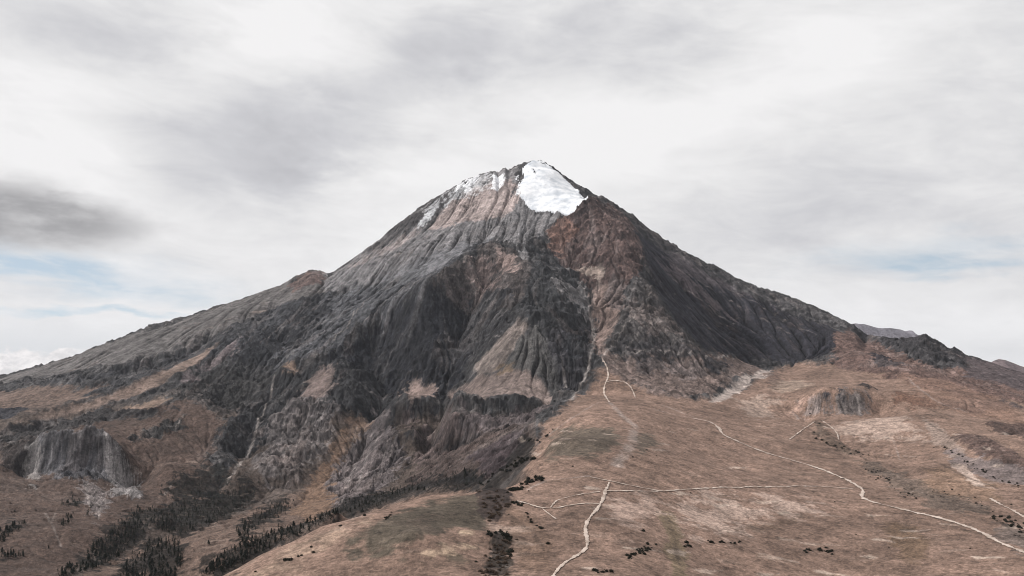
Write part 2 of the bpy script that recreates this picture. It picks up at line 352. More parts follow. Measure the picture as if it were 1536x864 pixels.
# middle bowl
paint([(735,368),(755,372),(790,385),(800,420),(780,465),(740,480),(700,470),(650,430),(640,425),(690,397)],'514947',.9,.7)
paint([(690,400),(720,385),(745,395),(740,420),(760,440),(735,450),(700,440),(720,415)],'76635e',.7,.7,amp=.5,op=.9)
paint([(752,375),(768,385),(778,415),(762,418),(745,395)],'83706a',.4,.7,soft=2,amp=.3)
paint([(650,440),(690,430),(720,445),(710,480),(690,470)],'5d5250',.9,.6,op=.7)
paint([(700,450),(770,440),(775,455),(740,470),(700,465)],'333236',1.0,.5,amp=.6,soft=3)
paint([(700,480),(725,455),(770,470),(760,495),(740,520),(715,540),(700,520)],'343335',.9,.9,amp=.4)
paint([(790,372),(820,345),(830,370),(860,410),(885,440),(885,470),(850,520),(820,520),(790,490),(775,470),(800,420)],'3d3d3f',1.3,.25,amp=.3)
paint([(835,430),(870,425),(885,445),(880,475),(855,470)],'8a8585',1.2,.3,amp=.9,op=.8)
paint([(770,375),(785,372),(795,385),(785,392)],'9a9798',.5,.4,soft=2,amp=.6,op=.7)
paint([(782,482),(795,490),(770,530),(745,560),(715,568),(712,550),(745,515)],'6f6560',.15,1.3,soft=2,amp=.25)  # left half of the scree fan, sunlight painted into its tone
paint([(795,490),(815,510),(832,560),(845,597),(810,570),(775,558),(755,560),(770,530)],'4a4847',.3,1.3,soft=2,amp=.25)  # right half of the fan, painted darker as its shaded side
paint([(820,510),(885,480),(890,530),(870,575),(853,600),(840,580),(830,540)],'353337',.9,1.2,soft=3)
paint([(845,525),(870,505),(882,530),(865,560),(848,550)],'2e2f33',1.2,.5,soft=3)
paint([(668,588),(710,568),(760,556),(800,565),(845,603),(810,604),(765,598),(720,602)],'70635e',.15,.6,soft=2,amp=.15)
paint([(730,560),(770,552),(780,560),(735,568)],'6a5a4a',.2,.4,soft=2,op=.8)
paint([(678,598),(720,606),(765,603),(812,607),(848,606),(840,611),(780,623),(730,624),(685,612)],'353536',1.0,1.3,soft=2,amp=.2)
paint([(680,612),(720,625),(790,624),(830,612),(790,640),(720,652),(690,650)],'5f5454',.8,1.0,soft=3,amp=.4)
# red spur and its faces
paint([(885,300),(905,297),(935,320),(960,350),(968,390),(960,410),(940,440),(900,450),(870,420),(835,385),(822,350),(850,322)],'634e49',1.0,.8,soft=3)
paint([(822,345),(850,328),(870,345),(850,370),(845,390),(825,370)],'7d5b4e',1.0,.6,soft=3,amp=.4,op=.85)
paint([(870,310),(900,303),(915,315),(880,335),(855,345),(858,325)],'4a3a38',1.2,.5,soft=3,amp=.5)
paint([(865,395),(900,405),(915,420),(895,422),(868,410)],'8f7f75',.3,.7,soft=2,amp=.4)
paint([(885,440),(905,425),(940,440),(940,470),(920,500),(900,540),(888,535),(893,490)],'74625b',.4,1.2,soft=3,amp=.4)
paint([(905,430),(935,420),(942,460),(920,470)],'5c504e',.8,.8,soft=3,op=.7)
paint([(940,440),(975,430),(1000,480),(1040,515),(1070,530),(1000,530),(930,530),(905,540),(920,500)],'504b4a',1.0,.8,soft=4)
paint([(940,460),(985,455),(1010,480),(1020,510),(975,510),(950,490)],'6a5d59',1.0,.8,soft=4,amp=.8,op=.7)
paint([(955,345),(985,365),(1030,400),(1100,430),(1180,460),(1250,490),(1248,530),(1200,548),(1130,545),(1060,530),(1010,480),(975,430),(968,390)],'28272d',.35,1.5,soft=4,amp=.2)  # black scree; the shade on this side of the spur is painted in too
paint([(1000,370),(1060,405),(1130,440),(1200,470),(1150,455),(1060,425),(1000,400)],'4e474a',.4,1.4,soft=4,amp=.4,op=.8)
paint([(985,395),(1010,400),(1060,440),(1120,490),(1060,455),(1010,420)],'5a5052',.3,1.3,soft=4,amp=.6,op=.6)
paint([(1060,395),(1110,420),(1190,448),(1280,485),(1296,495),(1240,490),(1180,465),(1110,436)],'504d4e',.9,.4,soft=2,amp=.3)
paint([(893,290),(920,303),(973,342),(1030,378),(1060,395),(1050,398),(1000,368),(960,342),(915,308),(885,298)],'504b4b',.9,.3,soft=2,amp=.3)
# foot of the dark face
paint([(900,540),(930,530),(1000,528),(1060,532),(1130,548),(1140,560),(1090,575),(1060,600),(985,595),(930,570)],'6b5b55',.5,.9,soft=4,amp=.4)
paint([(940,545),(990,540),(1000,560),(960,565)],'564d4c',.8,1.0,soft=4,amp=.8,op=.8)
paint([(1000,548),(1060,545),(1070,565),(1030,575),(1000,565)],'6f625f',.7,1.0,soft=4,amp=.8,op=.8)
paint([(1050,545),(1100,543),(1085,565),(1070,570)],'2f2d31',.8,.6,soft=3,amp=.3)
paint([(920,515),(1000,525),(1060,535),(1110,545),(1060,545),(930,545)],'454346',1.0,.8,soft=3,amp=.6,op=.8)
paint([(1085,590),(1110,568),(1150,556),(1158,562),(1120,585),(1075,606),(1060,606)],'a0938c',.1,.3,soft=2,amp=.4,op=.9)
paint([(1160,575),(1200,568),(1220,580),(1180,590),(1150,590)],'998678',.1,.3,soft=3,amp=.8,op=.7)
paint([(1110,600),(1170,595),(1150,630),(1120,625)],'9b887c',.1,.2,soft=4,amp=1.0,op=.7)
paint([(1150,562),(1170,560),(1165,600),(1155,605)],'5a4840',.4,.3,soft=2,amp=.5,op=.7)
# small cliff at right
paint([(1222,593),(1260,588),(1300,589),(1314,594),(1306,612),(1275,625),(1230,618),(1205,615)],'675e5b',.45,1.0,soft=4,amp=.3)
paint([(1228,592),(1270,590),(1310,592),(1306,600),(1270,598),(1235,600)],'343236',.45,.6,soft=1,amp=.6)
paint([(1190,615),(1225,595),(1240,612),(1215,630),(1195,630)],'857873',.5,1.0,soft=3,amp=.5,op=.8)
paint([(1228,590),(1200,603),(1165,625),(1175,626),(1212,604),(1250,590)],'a4887a',.1,.2,soft=1,amp=.2,op=.7)
paint([(1290,580),(1310,583),(1312,592),(1298,588)],'2e2828',.6,.3,soft=2)
paint([(1250,640),(1330,625),(1370,640),(1390,665),(1330,655),(1270,660)],'9d897d',.1,.3,soft=4,amp=.9,op=.8)
paint([(1380,625),(1400,635),(1450,680),(1440,690),(1400,665)],'8d7c72',.1,.6,soft=2,amp=.6,op=.8)
paint([(1330,585),(1400,600),(1410,615),(1370,612),(1340,600)],'5d4438',.2,.3,soft=3,amp=.4,op=.8)
paint([(1305,535),(1330,540),(1355,552),(1340,558),(1312,548)],'3c3539',.8,.4,soft=2,amp=.5)
paint([(1400,595),(1450,600),(1500,600),(1540,615),(1450,618),(1420,610)],'473f40',.4,.4,soft=3,amp=.5,op=.85)
paint([(1475,635),(1540,635),(1600,660),(1540,660),(1490,650)],'4d3d38',.5,.3,soft=3,amp=.5,op=.85)
paint([(1420,650),(1480,660),(1536,690),(1600,720),(1536,712),(1470,690)],'54423d',.5,.5,soft=3,amp=.6,op=.85)
paint([(1410,670),(1470,690),(1536,712),(1600,740),(1536,730),(1480,722),(1430,700)],'6d6260',.2,.4,soft=3,amp=.5,op=.9)
paint([(1340,560),(1420,575),(1500,600),(1560,640),(1450,625),(1380,600)],'785f52',.15,.4,soft=4,amp=.6,op=.7)
# plateau patches
paint([(815,690),(830,650),(870,640),(925,645),(930,670),(890,690),(850,692)],'4e483f',.1,.1,soft=5,amp=.5,op=.8)
paint([(948,680),(955,655),(985,648),(990,665),(965,680)],'544d44',.1,.1,soft=4,amp=.5,op=.75)
paint([(560,790),(600,765),(660,745),(720,740),(735,790),(720,800),(660,800),(600,830),(560,840),(510,835),(520,810)],'474138',.15,.1,soft=4,amp=.6,op=.9)
paint([(600,850),(680,815),(730,812),(730,835),(640,850)],'4b443a',.15,.1,soft=4,amp=.7,op=.8)
paint([(595,835),(650,828),(690,820),(725,822),(690,832),(640,838)],'a8917c',.05,.1,soft=1,amp=.6,op=.9)
paint([(685,796),(710,795),(712,806),(690,806)],'a8917c',.05,.1,soft=1,amp=.5,op=.8)
paint([(480,800),(560,775),(580,780),(520,800),(480,830),(400,870),(350,870),(420,835)],'927c6c',.1,.1,soft=3,amp=.6,op=.8)
paint([(720,735),(765,740),(765,760),(745,790),(725,780),(715,755)],'3b302c',.5,.1,soft=3,amp=.5)
paint([(735,800),(765,790),(770,864),(720,864)],'40362f',.5,.1,soft=4,amp=.6)
paint([(745,790),(770,755),(800,780),(830,810),(830,850),(780,860),(765,800)],'6f5a4d',.1,.1,soft=4,amp=.4,op=.85)
paint([(980,770),(1010,765),(1030,830),(1030,880),(1010,880),(995,800)],'665a47',.1,.1,soft=3,amp=.6,op=.7)
paint([(905,755),(960,745),(1000,765),(960,790),(920,800)],'a08a7e',.1,.1,soft=5,amp=1.1,op=.7)
paint([(1010,762),(1080,750),(1200,755),(1280,765),(1200,775),(1100,800),(1020,790)],'a59084',.1,.1,soft=6,amp=1.3,op=.68)
paint([(1120,785),(1180,778),(1210,790),(1150,795),(1110,795)],'685446',.1,.1,soft=3,amp=.7,op=.7)
paint([(1310,775),(1370,790),(1400,830),(1380,850),(1350,830)],'63503f',.1,.1,soft=4,amp=.4,op=.7)
paint([(1400,700),(1500,730),(1500,760),(1420,750),(1380,725)],'806856',.1,.1,soft=4,amp=.6,op=.6)
paint([(1280,690),(1330,698),(1400,740),(1480,760),(1480,775),(1400,765),(1330,730)],'5a4f47',.4,.1,soft=3,amp=.9,op=.7)
paint([(1216,632),(1240,650),(1290,680),(1275,682),(1225,655)],'574a40',.4,.1,soft=3,amp=.8,op=.7)
paint([(1485,785),(1536,800),(1560,840),(1536,835),(1500,815)],'6a5e58',.3,.1,soft=3,amp=.7,op=.8)
paint([(1420,697),(1450,700),(1480,735),(1460,728),(1435,706)],'b09c90',.05,.1,soft=1,amp=.5,op=.8)
# pale scree runs and worn traces
for ln,w0,w1,op in [([(884,470),(891,500),(889,530),(880,565),(868,590),(858,603)],9,9,.75),([(842,540),(846,570),(851,600)],6,10,.5),
  ([(413,565),(406,600),(392,630),(378,665),(360,700),(338,730)],6,8,.75),([(520,500),(532,470)],8,5,.6),([(500,515),(540,465),(575,430)],7,5,.5),([(440,540),(475,520),(520,500)],6,6,.35),
  ([(930,534),(1000,536),(1062,538),(1110,545)],6,6,.75),([(905,540),(960,470)],8,6,.4),([(920,550),(985,480)],7,5,.35),
  ([(262,650),(276,625)],5,5,.5),([(66,768),(78,790),(92,822)],4,3,.35),([(77,785),(84,770)],3,3,.25),([(140,745),(150,760),(148,780)],7,3,.6),([(128,728),(135,760)],6,4,.5),
  ([(245,745),(258,730)],5,4,.5),([(1285,592),(1287,605),(1289,622)],8,5,.7),
  ([(960,600),(1000,610),(1040,625)],6,5,.5),([(975,612),(1040,628)],4,4,.4),([(903,600),(860,625),(820,655)],4,4,.35),([(915,603),(935,625),(952,640),(948,665),(935,685),(925,700)],10,16,.45),
  ([(885,716),(820,722),(790,735)],4,3,.4),([(1340,660),(1350,690)],4,3,.4),([(1360,570),(1400,600),(1450,618)],6,4,.4)]:
    stroke(ln,'9d928c',w0,w1,op)
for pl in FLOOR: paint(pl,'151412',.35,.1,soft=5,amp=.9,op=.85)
for ln,w in [([(490,786),(560,738),(610,707),(660,686),(720,661),(775,640)],16),([(530,762),(600,738),(680,722),(740,722)],22),([(600,700),(640,690)],8),([(740,366),(700,388),(660,412)],10),([(560,388),(600,378),(640,366),(668,360)],8)]: stroke(ln,'1c1a1a',w,w*.7,.85,.5)  # near-black lines, ravine shadow painted into the ground colour
paint([(720,732),(755,695),(790,655),(803,662),(793,690),(802,712),(765,728),(742,738)],'211d1b',.5,.3,soft=3,amp=.5,op=.9)
for k_ in range(9):
    u_=58+k_*11+3*math.sin(k_*5.); stroke([(u_,664+2*math.sin(k_*3)),(u_-1,685),(u_+2*math.sin(k_*2),700+8*math.sin(k_*7.))],'8f898a',3.5,1.5,.55,.7)
for k_ in range(10):
    u_=165+k_*5; stroke([(u_-6,690+k_*1.5),(u_+2,715),(u_+1,745+6*math.sin(k_*4.))],'9a9390',3.2,1.5,.6,.7)
for k_ in range(7):
    u_=1232+k_*12; stroke([(u_,594),(u_-1,606),(u_-3,617)],'8b8380',2.5,1.2,.3,.7)
for k_ in range(14):
    u_=600+k_*13; v_=715-k_*5; stroke([(u_+26,v_-34),(u_+10,v_-12),(u_,v_)],'6d5d57' if k_%2 else '2a2423',5,3,.55,.6)
for k_ in range(9):
    u_=515+k_*8; stroke([(u_+12,640+k_*3),(u_+2,690+k_*2),(u_-6,740-k_*3)],'857a77' if k_%3 else '3a3535',5,4,.5,.7)
rt=random.Random(9)
for k_ in range(95):
    u_=rt.uniform(780,1536); v_=rt.uniform(640,860)
    if u_<900 and v_>700 and u_<860: continue
    l_=rt.uniform(12,45)*(v_-560)/200; sl_=rt.uniform(-.05,.22); stroke([(u_,v_),(u_+l_*.5,v_+l_*sl_*.5+rt.uniform(-1,1)),(u_+l_,v_+l_*sl_)],rt.choice(['a8978b','a8978b','b5a395','55463b']),rt.uniform(4,11),2.,rt.uniform(.5,.85),.9)
for ln in [[(1340,600),(1400,640),(1450,672),(1536,700)],[(1380,610),(1440,630),(1536,648)],[(1395,690),(1440,712),(1500,735)],[(1250,655),(1300,690),(1360,735),(1440,755)],[(1480,770),(1520,800),(1545,815)],[(1000,775),(1008,800),(1020,850)],[(760,770),(800,800),(818,830)]]: stroke(ln,'453a33',7,3,.6,.8)
for ln,w in [([(470,600),(455,640),(440,690)],7),([(490,600),(478,650),(462,700)],6),([(432,600),(425,650),(410,700)],7),([(447,620),(437,655),(424,690)],9),([(560,470),(530,505)],5),([(470,505),(430,545)],5),([(400,490),(350,540)],6),([(430,480),(385,525)],5),
  ([(300,500),(270,530)],5),([(275,505),(245,530)],5),([(535,700),(520,740),(510,765)],6),([(550,690),(540,725),(528,755)],5),([(700,560),(740,512),(775,488)],5),([(722,562),(760,515),(783,490)],4),([(870,425),(880,450),(884,470)],8),([(845,400),(862,425),(872,445)],6),
  ([(1010,420),(1080,475),(1140,510)],5),([(1040,415),(1120,465),(1190,505)],5),([(990,420),(1040,470),(1100,525)],4),([(1090,430),(1160,470),(1225,505)],5),([(660,330),(640,350)],6),([(705,315),(680,345)],6),([(735,300),(715,335)],6),([(755,290),(742,325)],6),([(680,300),(655,325)],6)]:
    stroke(ln,'918784',w,w*.6,.5,.7)
#ENDPAINT
# ------------------------------------------------------------------ relief: crags, ribs and gullies
edge=np.minimum(1,np.minimum(np.minimum(np.arange(NS),NS-1-np.arange(NS))[:,None]/40.,np.minimum(np.arange(NY),NY-1-np.arange(NY))[None,:]/30.)).astype(f32)
R=blur(RGH,4,3)*edge
wx=fbm(XG,YG,160,3,seed=70)*45; wy=fbm(XG,YG,160,3,seed=77)*45
r1=fbm(XG+wx,YG+wy,260,5,seed=80,ridged=True,gain=.55); r2=fbm(XG+wx*.5,YG+wy*.5,75,4,seed=90,ridged=True,gain=.6); r3=fbm(XG,YG,22,3,seed=95,gain=.6)
scl=sstep(700,3600,YG)*.8+.2
r4=fbm(XG,YG,38,4,seed=99,ridged=True,gain=.7)
r0=fbm(XG+wx*1.5,YG+wy*1.5,620,3,seed=83,ridged=True)
Z=Z+R*scl*(34*(r0-.3)*sstep(1200,2600,YG)+30*(r1-.25)+19*(r2-.25)+10*(r4-.2)+5.5*r3)
Z=Z+(fbm(XG,YG,500,3,seed=61)*6+fbm(XG,YG,60,4,seed=64)*1.6)*edge
pm=.5+.75*sstep(-.15,.25,fbm(XG,YG,330,3,seed=77)+.25*(STK-1)); STK=STK*pm
Z=Z+LC*blur(STK,4,3)*sstep(.08,.35,R+.1*STK)*3.0*edge*scl+LF*blur(STK,3,3)*1.3*edge*scl*sstep(.1,.6,R+STK*.3)
# rock bands: steps of the lava layers, steep risers with scree between
tn=fbm(XG,YG,420,3,seed=300); tm=sstep(-.12,.12,tn+.2*(blur(RGH,4,3)-.8))*sstep(.5,.85,R)*.95
tw=fbm(XG,YG,230,5,seed=310)*1.6+fbm(XG,YG,40,3,seed=315)*.25
for hstep,am in ((85.,.75),(34.,.35)):
    f=Z/hstep+tw*(1 if hstep>50 else 1.7); fl=np.floor(f); fr=f-fl
    g_=np.where(fr<.62,fr*.5,.31+(fr-.62)*(.69/.38))
    Z=Z+tm*am*(g_-fr)*hstep*.85
def erode(Z,n,steps,h,depth_m):
    zx,zy=grads(blur(Z,1,1)); g=np.sqrt(zx*zx+zy*zy)
    gx=(-zx/(g+.02)).ravel(); gy=(-zy/(g+.02)).ravel()
    yy=Y0+(Y1-Y0)*RNG.rand(n); x=(S0+(S1-S0)*RNG.rand(n))*yy; y=yy
    vx=np.zeros(n); vy=np.zeros(n); acc=np.zeros(NS*NY)
    for k in range(steps):
        i=np.clip((x/y-S0)/ds+.5,0,NS-1).astype(np.int64); j=np.clip((y-Y0)/dy+.5,0,NY-1).astype(np.int64); idx=i*NY+j
        acc+=np.bincount(idx,minlength=NS*NY)
        vx=vx*.55+gx[idx]*.45; vy=vy*.55+gy[idx]*.45; m=np.sqrt(vx*vx+vy*vy)+1e-6
        x=x+vx/m*h; y=y+vy/m*h; y=np.clip(y,Y0,Y1)
    a=acc.reshape(NS,NY).astype(f32)/(YG/3000.)
    a=np.log1p((.5*a+.5*blur(a,1,1))*.35); a=a-blur(a,30,22)
    return a
fa=0
for it in range(2):
    a=erode(Z,260000,70,9.0,0); k=np.clip(blur(STK,5,5)*.7+R*.7,0.06,1.3)
    Z=Z-a*k*edge*scl*3.2; fa=fa+a*.5
fa=fa/(fa.std()+1e-6)
Z=skyline_fix(Z,14)
# ------------------------------------------------------------------ colour detail follows the relief
zx,zy=grads(Z); slope=np.sqrt(zx*zx+zy*zy); slope_s=blur(slope,1,1)
curv=Z-blur(Z,5,4); cv=curv/(blur(np.abs(curv),40,40)+.4)
fine=fbm(XG,YG,9,3,seed=120,gain=.7); mid=fbm(XG,YG,45,5,seed=130,gain=.62)
STKb=blur(STK,3,3); Rk=sstep(.12,.7,R)
COLS=COL
amp_s=np.clip(STKb,0,1.5)
nrm=lambda a:a/a.std()
big=nrm(fbm(XG,YG,220,4,seed=140))
hor=nrm(fbm(XG*.35,YG*1.3,26,4,seed=143,gain=.75))     # tussock bands along the contours
speck=nrm(RNG.randn(NS,NY).astype(f32)); speck=nrm(speck+.8*blur(speck,1,0)*2)
gr=1-Rk
mul=1+amp_s*(.17*LF+.12*LC)*sstep(.03,.3,amp_s-.05)+(.13*gr+.15*Rk)*nrm(mid)+(.07*gr+.15*Rk)*nrm(fine)+.02*gr*hor+.06*big+(.09*gr+.12*Rk)*speck
c1=fbm(XG+wx,YG+wy,55,4,seed=401,ridged=True,gain=.6); c2=fbm(XG-wx,YG+wy,26,3,seed=411,ridged=True,gain=.6); c3=nrm(fbm(XG,YG,130,6,seed=421,gain=.75))
mul*=1-Rk*(.24*sstep(.42,.75,c1+.10*LC)*sstep(-.2,.8,c3)+.14*sstep(.45,.7,c2))+Rk*.32*sstep(.6,1.7,c3)*(1-sstep(.3,.6,c1))
g1=fbm(XG,YG,14,3,seed=431,gain=.8); g2=nrm(fbm(XG,YG,330,6,seed=441,gain=.6))
mul*=1-gr*(.16*sstep(.15,.5,g1))+gr*.34*sstep(.2,1.8,g2)*sstep(-.1,.5,-g1)-gr*.22*sstep(.2,1.6,-g2)
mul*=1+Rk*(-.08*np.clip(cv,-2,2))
pale=lin('8a8482'); darkr=lin('252528')
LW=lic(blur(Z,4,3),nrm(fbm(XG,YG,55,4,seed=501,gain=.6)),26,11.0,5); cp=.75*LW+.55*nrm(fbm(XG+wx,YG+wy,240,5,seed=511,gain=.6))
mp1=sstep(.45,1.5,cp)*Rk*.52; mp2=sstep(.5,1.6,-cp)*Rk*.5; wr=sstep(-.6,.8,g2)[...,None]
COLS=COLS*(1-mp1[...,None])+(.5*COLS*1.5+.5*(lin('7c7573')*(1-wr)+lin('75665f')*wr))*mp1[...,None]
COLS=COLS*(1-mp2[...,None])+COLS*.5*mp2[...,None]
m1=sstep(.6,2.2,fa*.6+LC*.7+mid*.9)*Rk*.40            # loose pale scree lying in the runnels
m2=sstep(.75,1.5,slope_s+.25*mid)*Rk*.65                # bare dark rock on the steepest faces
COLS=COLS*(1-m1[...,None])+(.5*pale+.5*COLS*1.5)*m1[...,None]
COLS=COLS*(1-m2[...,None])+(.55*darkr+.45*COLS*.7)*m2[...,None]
mb=sstep(.25,.6,nzA*.8+nzC*.6+fine*.3)*(1-Rk)*.4
COLS=COLS*(1-mb[...,None])+lin('54453e')*mb[...,None]
ml=sstep(.35,.75,fbm(XG*.55,YG*1.6,70,5,seed=150,gain=.6)+.5*nzC)*(1-Rk)*.42
COLS=COLS*(1-ml[...,None])+lin('ab978a')*ml[...,None]
_l=COLS.mean(-1,keepdims=True); COLS=_l+(COLS-_l)*(.95-.17*Rk[...,None])
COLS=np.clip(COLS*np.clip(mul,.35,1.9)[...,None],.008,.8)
# ------------------------------------------------------------------ thin snow dust on the summit rocks
def snowpatch(poly,amp,op=.95,soft=2):
    global COLS
    m=up2(blur(raster(poly),soft/2.,1)); n=nzB*.9+LC*.22+LF*.1
    m=sstep(.45,.55,m+amp*n*np.where((m>.01),1,0)-(.0 if amp<.5 else amp*.18))*op*(m>.02)
    COLS=COLS*(1-m[...,None])+lin('dcdde0')*m[...,None]
snowpatch([(733,262),(757,257),(760,275),(745,285),(735,280),(738,270)],1.0,.9)
snowpatch([(675,283),(705,266),(700,278),(685,290)],1.3,.7)
snowpatch([(632,312),(700,268),(737,258),(760,262),(735,285),(690,300),(645,328)],1.9,.38)
snowpatch([(640,318),(665,308),(650,330),(628,345)],1.1,.6)
snowpatch([(770,262),(783,258),(782,290),(773,300),(776,280)],.8,.9)
snowpatch([(700,268),(722,262),(705,290),(692,292)],1.1,.6)

# ------------------------------------------------------------------ build meshes
def uv_mesh(name,verts,quads,mats,cols=None,smooth=True):
    me=bpy.data.meshes.new(name); nv=len(verts); nq=len(quads); k=quads.shape[1]
    me.vertices.add(nv); me.vertices.foreach_set('co',np.ascontiguousarray(verts,dtype=f32).ravel())
    me.loops.add(nq*k); me.loops.foreach_set('vertex_index',np.ascontiguousarray(quads,dtype=np.int32).ravel())
    me.polygons.add(nq); me.polygons.foreach_set('loop_start',np.arange(0,nq*k,k,dtype=np.int32))
    me.polygons.foreach_set('loop_total',np.full(nq,k,np.int32))
    me.update(calc_edges=True); me.validate()
    if smooth: me.polygons.foreach_set('use_smooth',np.ones(nq,bool))
    if cols is not None:
        ca=me.color_attributes.new('ground_colour','FLOAT_COLOR','POINT')
        ca.data.foreach_set('color',np.c_[cols,np.ones(nv)].astype(f32).ravel())
    for m in mats: me.materials.append(m)
    o=bpy.data.objects.new(name,me); C.objects.link(o); return o
def new_mat(name):
    m=bpy.data.materials.new(name); m.use_nodes=True; nt=m.node_tree; b=nt.nodes['Principled BSDF']; b.inputs['Specular IOR Level'].default_value=.15
    b.inputs['Roughness'].default_value=.95; return m,nt,b
def ground_mat(name,bump=1.0,scales=(.35,.08),cell=.07,camp=.24):
    m,nt,b=new_mat(name); N=nt.nodes; K=nt.links
    at=N.new('ShaderNodeAttribute'); at.attribute_name='ground_colour'
    tc=N.new('ShaderNodeTexCoord')
    n1=N.new('ShaderNodeTexNoise'); n1.inputs['Scale'].default_value=scales[0]; n1.inputs['Detail'].default_value=7; n1.inputs['Roughness'].default_value=.8
    n2=N.new('ShaderNodeTexNoise'); n2.inputs['Scale'].default_value=scales[1]; n2.inputs['Detail'].default_value=6; n2.inputs['Roughness'].default_value=.7
    for n in (n1,n2): K.new(tc.outputs['Object'],n.inputs['Vector'])
    r1=N.new('ShaderNodeMapRange'); r1.inputs['From Min'].default_value=.3; r1.inputs['From Max'].default_value=.7; r1.inputs['To Min'].default_value=.62; r1.inputs['To Max'].default_value=1.38
    K.new(n1.outputs['Fac'],r1.inputs['Value'])
    mx=N.new('ShaderNodeMix'); mx.data_type='RGBA'; mx.blend_type='MULTIPLY'; mx.inputs['Factor'].default_value=1
    vo=N.new('ShaderNodeTexVoronoi'); vo.inputs['Scale'].default_value=cell; vo.inputs['Randomness'].default_value=1; K.new(tc.outputs['Object'],vo.inputs['Vector'])
    sp=N.new('ShaderNodeSeparateColor'); K.new(vo.outputs['Color'],sp.inputs[0]); r2=N.new('ShaderNodeMapRange'); r2.inputs['To Min'].default_value=1-camp; r2.inputs['To Max'].default_value=1+camp; K.new(sp.outputs[0],r2.inputs['Value'])
    vo2=N.new('ShaderNodeTexVoronoi'); vo2.inputs['Scale'].default_value=cell*.45; K.new(tc.outputs['Object'],vo2.inputs['Vector']); sp2=N.new('ShaderNodeSeparateColor'); K.new(vo2.outputs['Color'],sp2.inputs[0]); r3=N.new('ShaderNodeMapRange'); r3.inputs['From Min'].default_value=.8; r3.inputs['From Max'].default_value=.9; r3.inputs['To Min'].default_value=1; r3.inputs['To Max'].default_value=1-camp*1.3; K.new(sp2.outputs[1],r3.inputs['Value'])
    mm=N.new('ShaderNodeMath'); mm.operation='MULTIPLY'; K.new(r1.outputs['Result'],mm.inputs[0]); K.new(r2.outputs['Result'],mm.inputs[1]); mm2=N.new('ShaderNodeMath'); mm2.operation='MULTIPLY'; K.new(mm.outputs[0],mm2.inputs[0]); K.new(r3.outputs['Result'],mm2.inputs[1])
    K.new(at.outputs['Color'],mx.inputs['A']); K.new(mm2.outputs[0],mx.inputs['B']); K.new(mx.outputs['Result'],b.inputs['Base Color'])
    bp=N.new('ShaderNodeBump'); bp.inputs['Strength'].default_value=.8; bp.inputs['Distance'].default_value=2.5*bump
    K.new(n2.outputs['Fac'],bp.inputs['Height']); K.new(bp.outputs['Normal'],b.inputs['Normal'])
    return m
M_rock=ground_mat('volcanic_rock',1.6); M_grass=ground_mat('dry_alpine_grass',.9,(.16,.12),.21,.22)
# full sheet: dense part plus coarse margins
sL=np.linspace(-1.9,S0,70)[:-1]; sR=np.linspace(S1,1.9,70)[1:]
yN=np.linspace(60,Y0,60)[:-1]; yF=Y1+(26000-Y1)*np.linspace(0,1,160)[1:]**1.5
sa=np.r_[sL,sg,sR]; ya=np.r_[yN,yg,yF]; i0=len(sL); j0=len(yN); NA,NB=len(sa),len(ya)
ZA=np.empty((NA,NB),f32); CA=np.empty((NA,NB,3),f32)
def outer(i_a,i_b,j_a,j_b):
    if i_b<=i_a or j_b<=j_a: return
    s_,y_=np.meshgrid(sa[i_a:i_b],ya[j_a:j_b],indexing='ij'); x_=s_*y_
    # subsample the control surface, never evaluate it for every vertex of the wide strips
    stx=max(1,(i_b-i_a)//120); gi=np.unique(np.r_[np.arange(0,i_b-i_a,stx),i_b-i_a-1]); sty=max(1,(j_b-j_a)//120); gj=np.unique(np.r_[np.arange(0,j_b-j_a,sty),j_b-j_a-1])
    zc=macro(x_[np.ix_(gi,gj)],y_[np.ix_(gi,gj)])
    t=np.interp(np.arange(i_b-i_a),gi,np.arange(len(gi))); a=np.minimum(t.astype(int),max(len(gi)-2,0)); fx=(t-a)[:,None]
    zz=zc[a]*(1-fx)+zc[np.minimum(a+1,len(gi)-1)]*fx
    t=np.interp(np.arange(j_b-j_a),gj,np.arange(len(gj))); a=np.minimum(t.astype(int),max(len(gj)-2,0)); fy=(t-a)[None,:]
    zz=zz[:,a]*(1-fy)+zz[:,np.minimum(a+1,len(gj)-1)]*fy
    ZA[i_a:i_b,j_a:j_b]=zz
    CA[i_a:i_b,j_a:j_b]=lin('5f5650')
outer(0,i0,0,NB); outer(i0+NS,NA,0,NB); outer(i0,i0+NS,0,j0); outer(i0,i0+NS,j0+NY,NB)
# match margins to the dense sheet with a fading offset
def fade_side(rows,edge_i,dirn):
    off=(Z[0 if dirn<0 else NS-1]-ZA[edge_i,j0:j0+NY]); colr=COLS[0 if dirn<0 else NS-1]
    n=len(rows)
    for k,r in enumerate(rows):
        w=math.exp(-k/8.); ZA[r,j0:j0+NY]+=off*w
        wc=math.exp(-k/30.); CA[r,j0:j0+NY]=colr*wc+CA[r,j0:j0+NY]*(1-wc)
fade_side(list(range(i0-1,-1,-1)),i0-1,-1); fade_side(list(range(i0+NS,NA)),i0+NS,1)
offN=Z[:,0]-ZA[i0:i0+NS,j0-1]; offF=Z[:,-1]-ZA[i0:i0+NS,j0+NY]
for k,r in enumerate(range(j0-1,-1,-1)):
    ZA[i0:i0+NS,r]+=offN*math.exp(-k/12.); CA[i0:i0+NS,r]=COLS[:,0]
for k,r in enumerate(range(j0+NY,NB)): ZA[i0:i0+NS,r]+=offF*math.exp(-k/6.)
ZA[i0:i0+NS,j0:j0+NY]=Z; CA[i0:i0+NS,j0:j0+NY]=COLS
SA,YA=np.meshgrid(sa,ya,indexing='ij'); XA=SA*YA
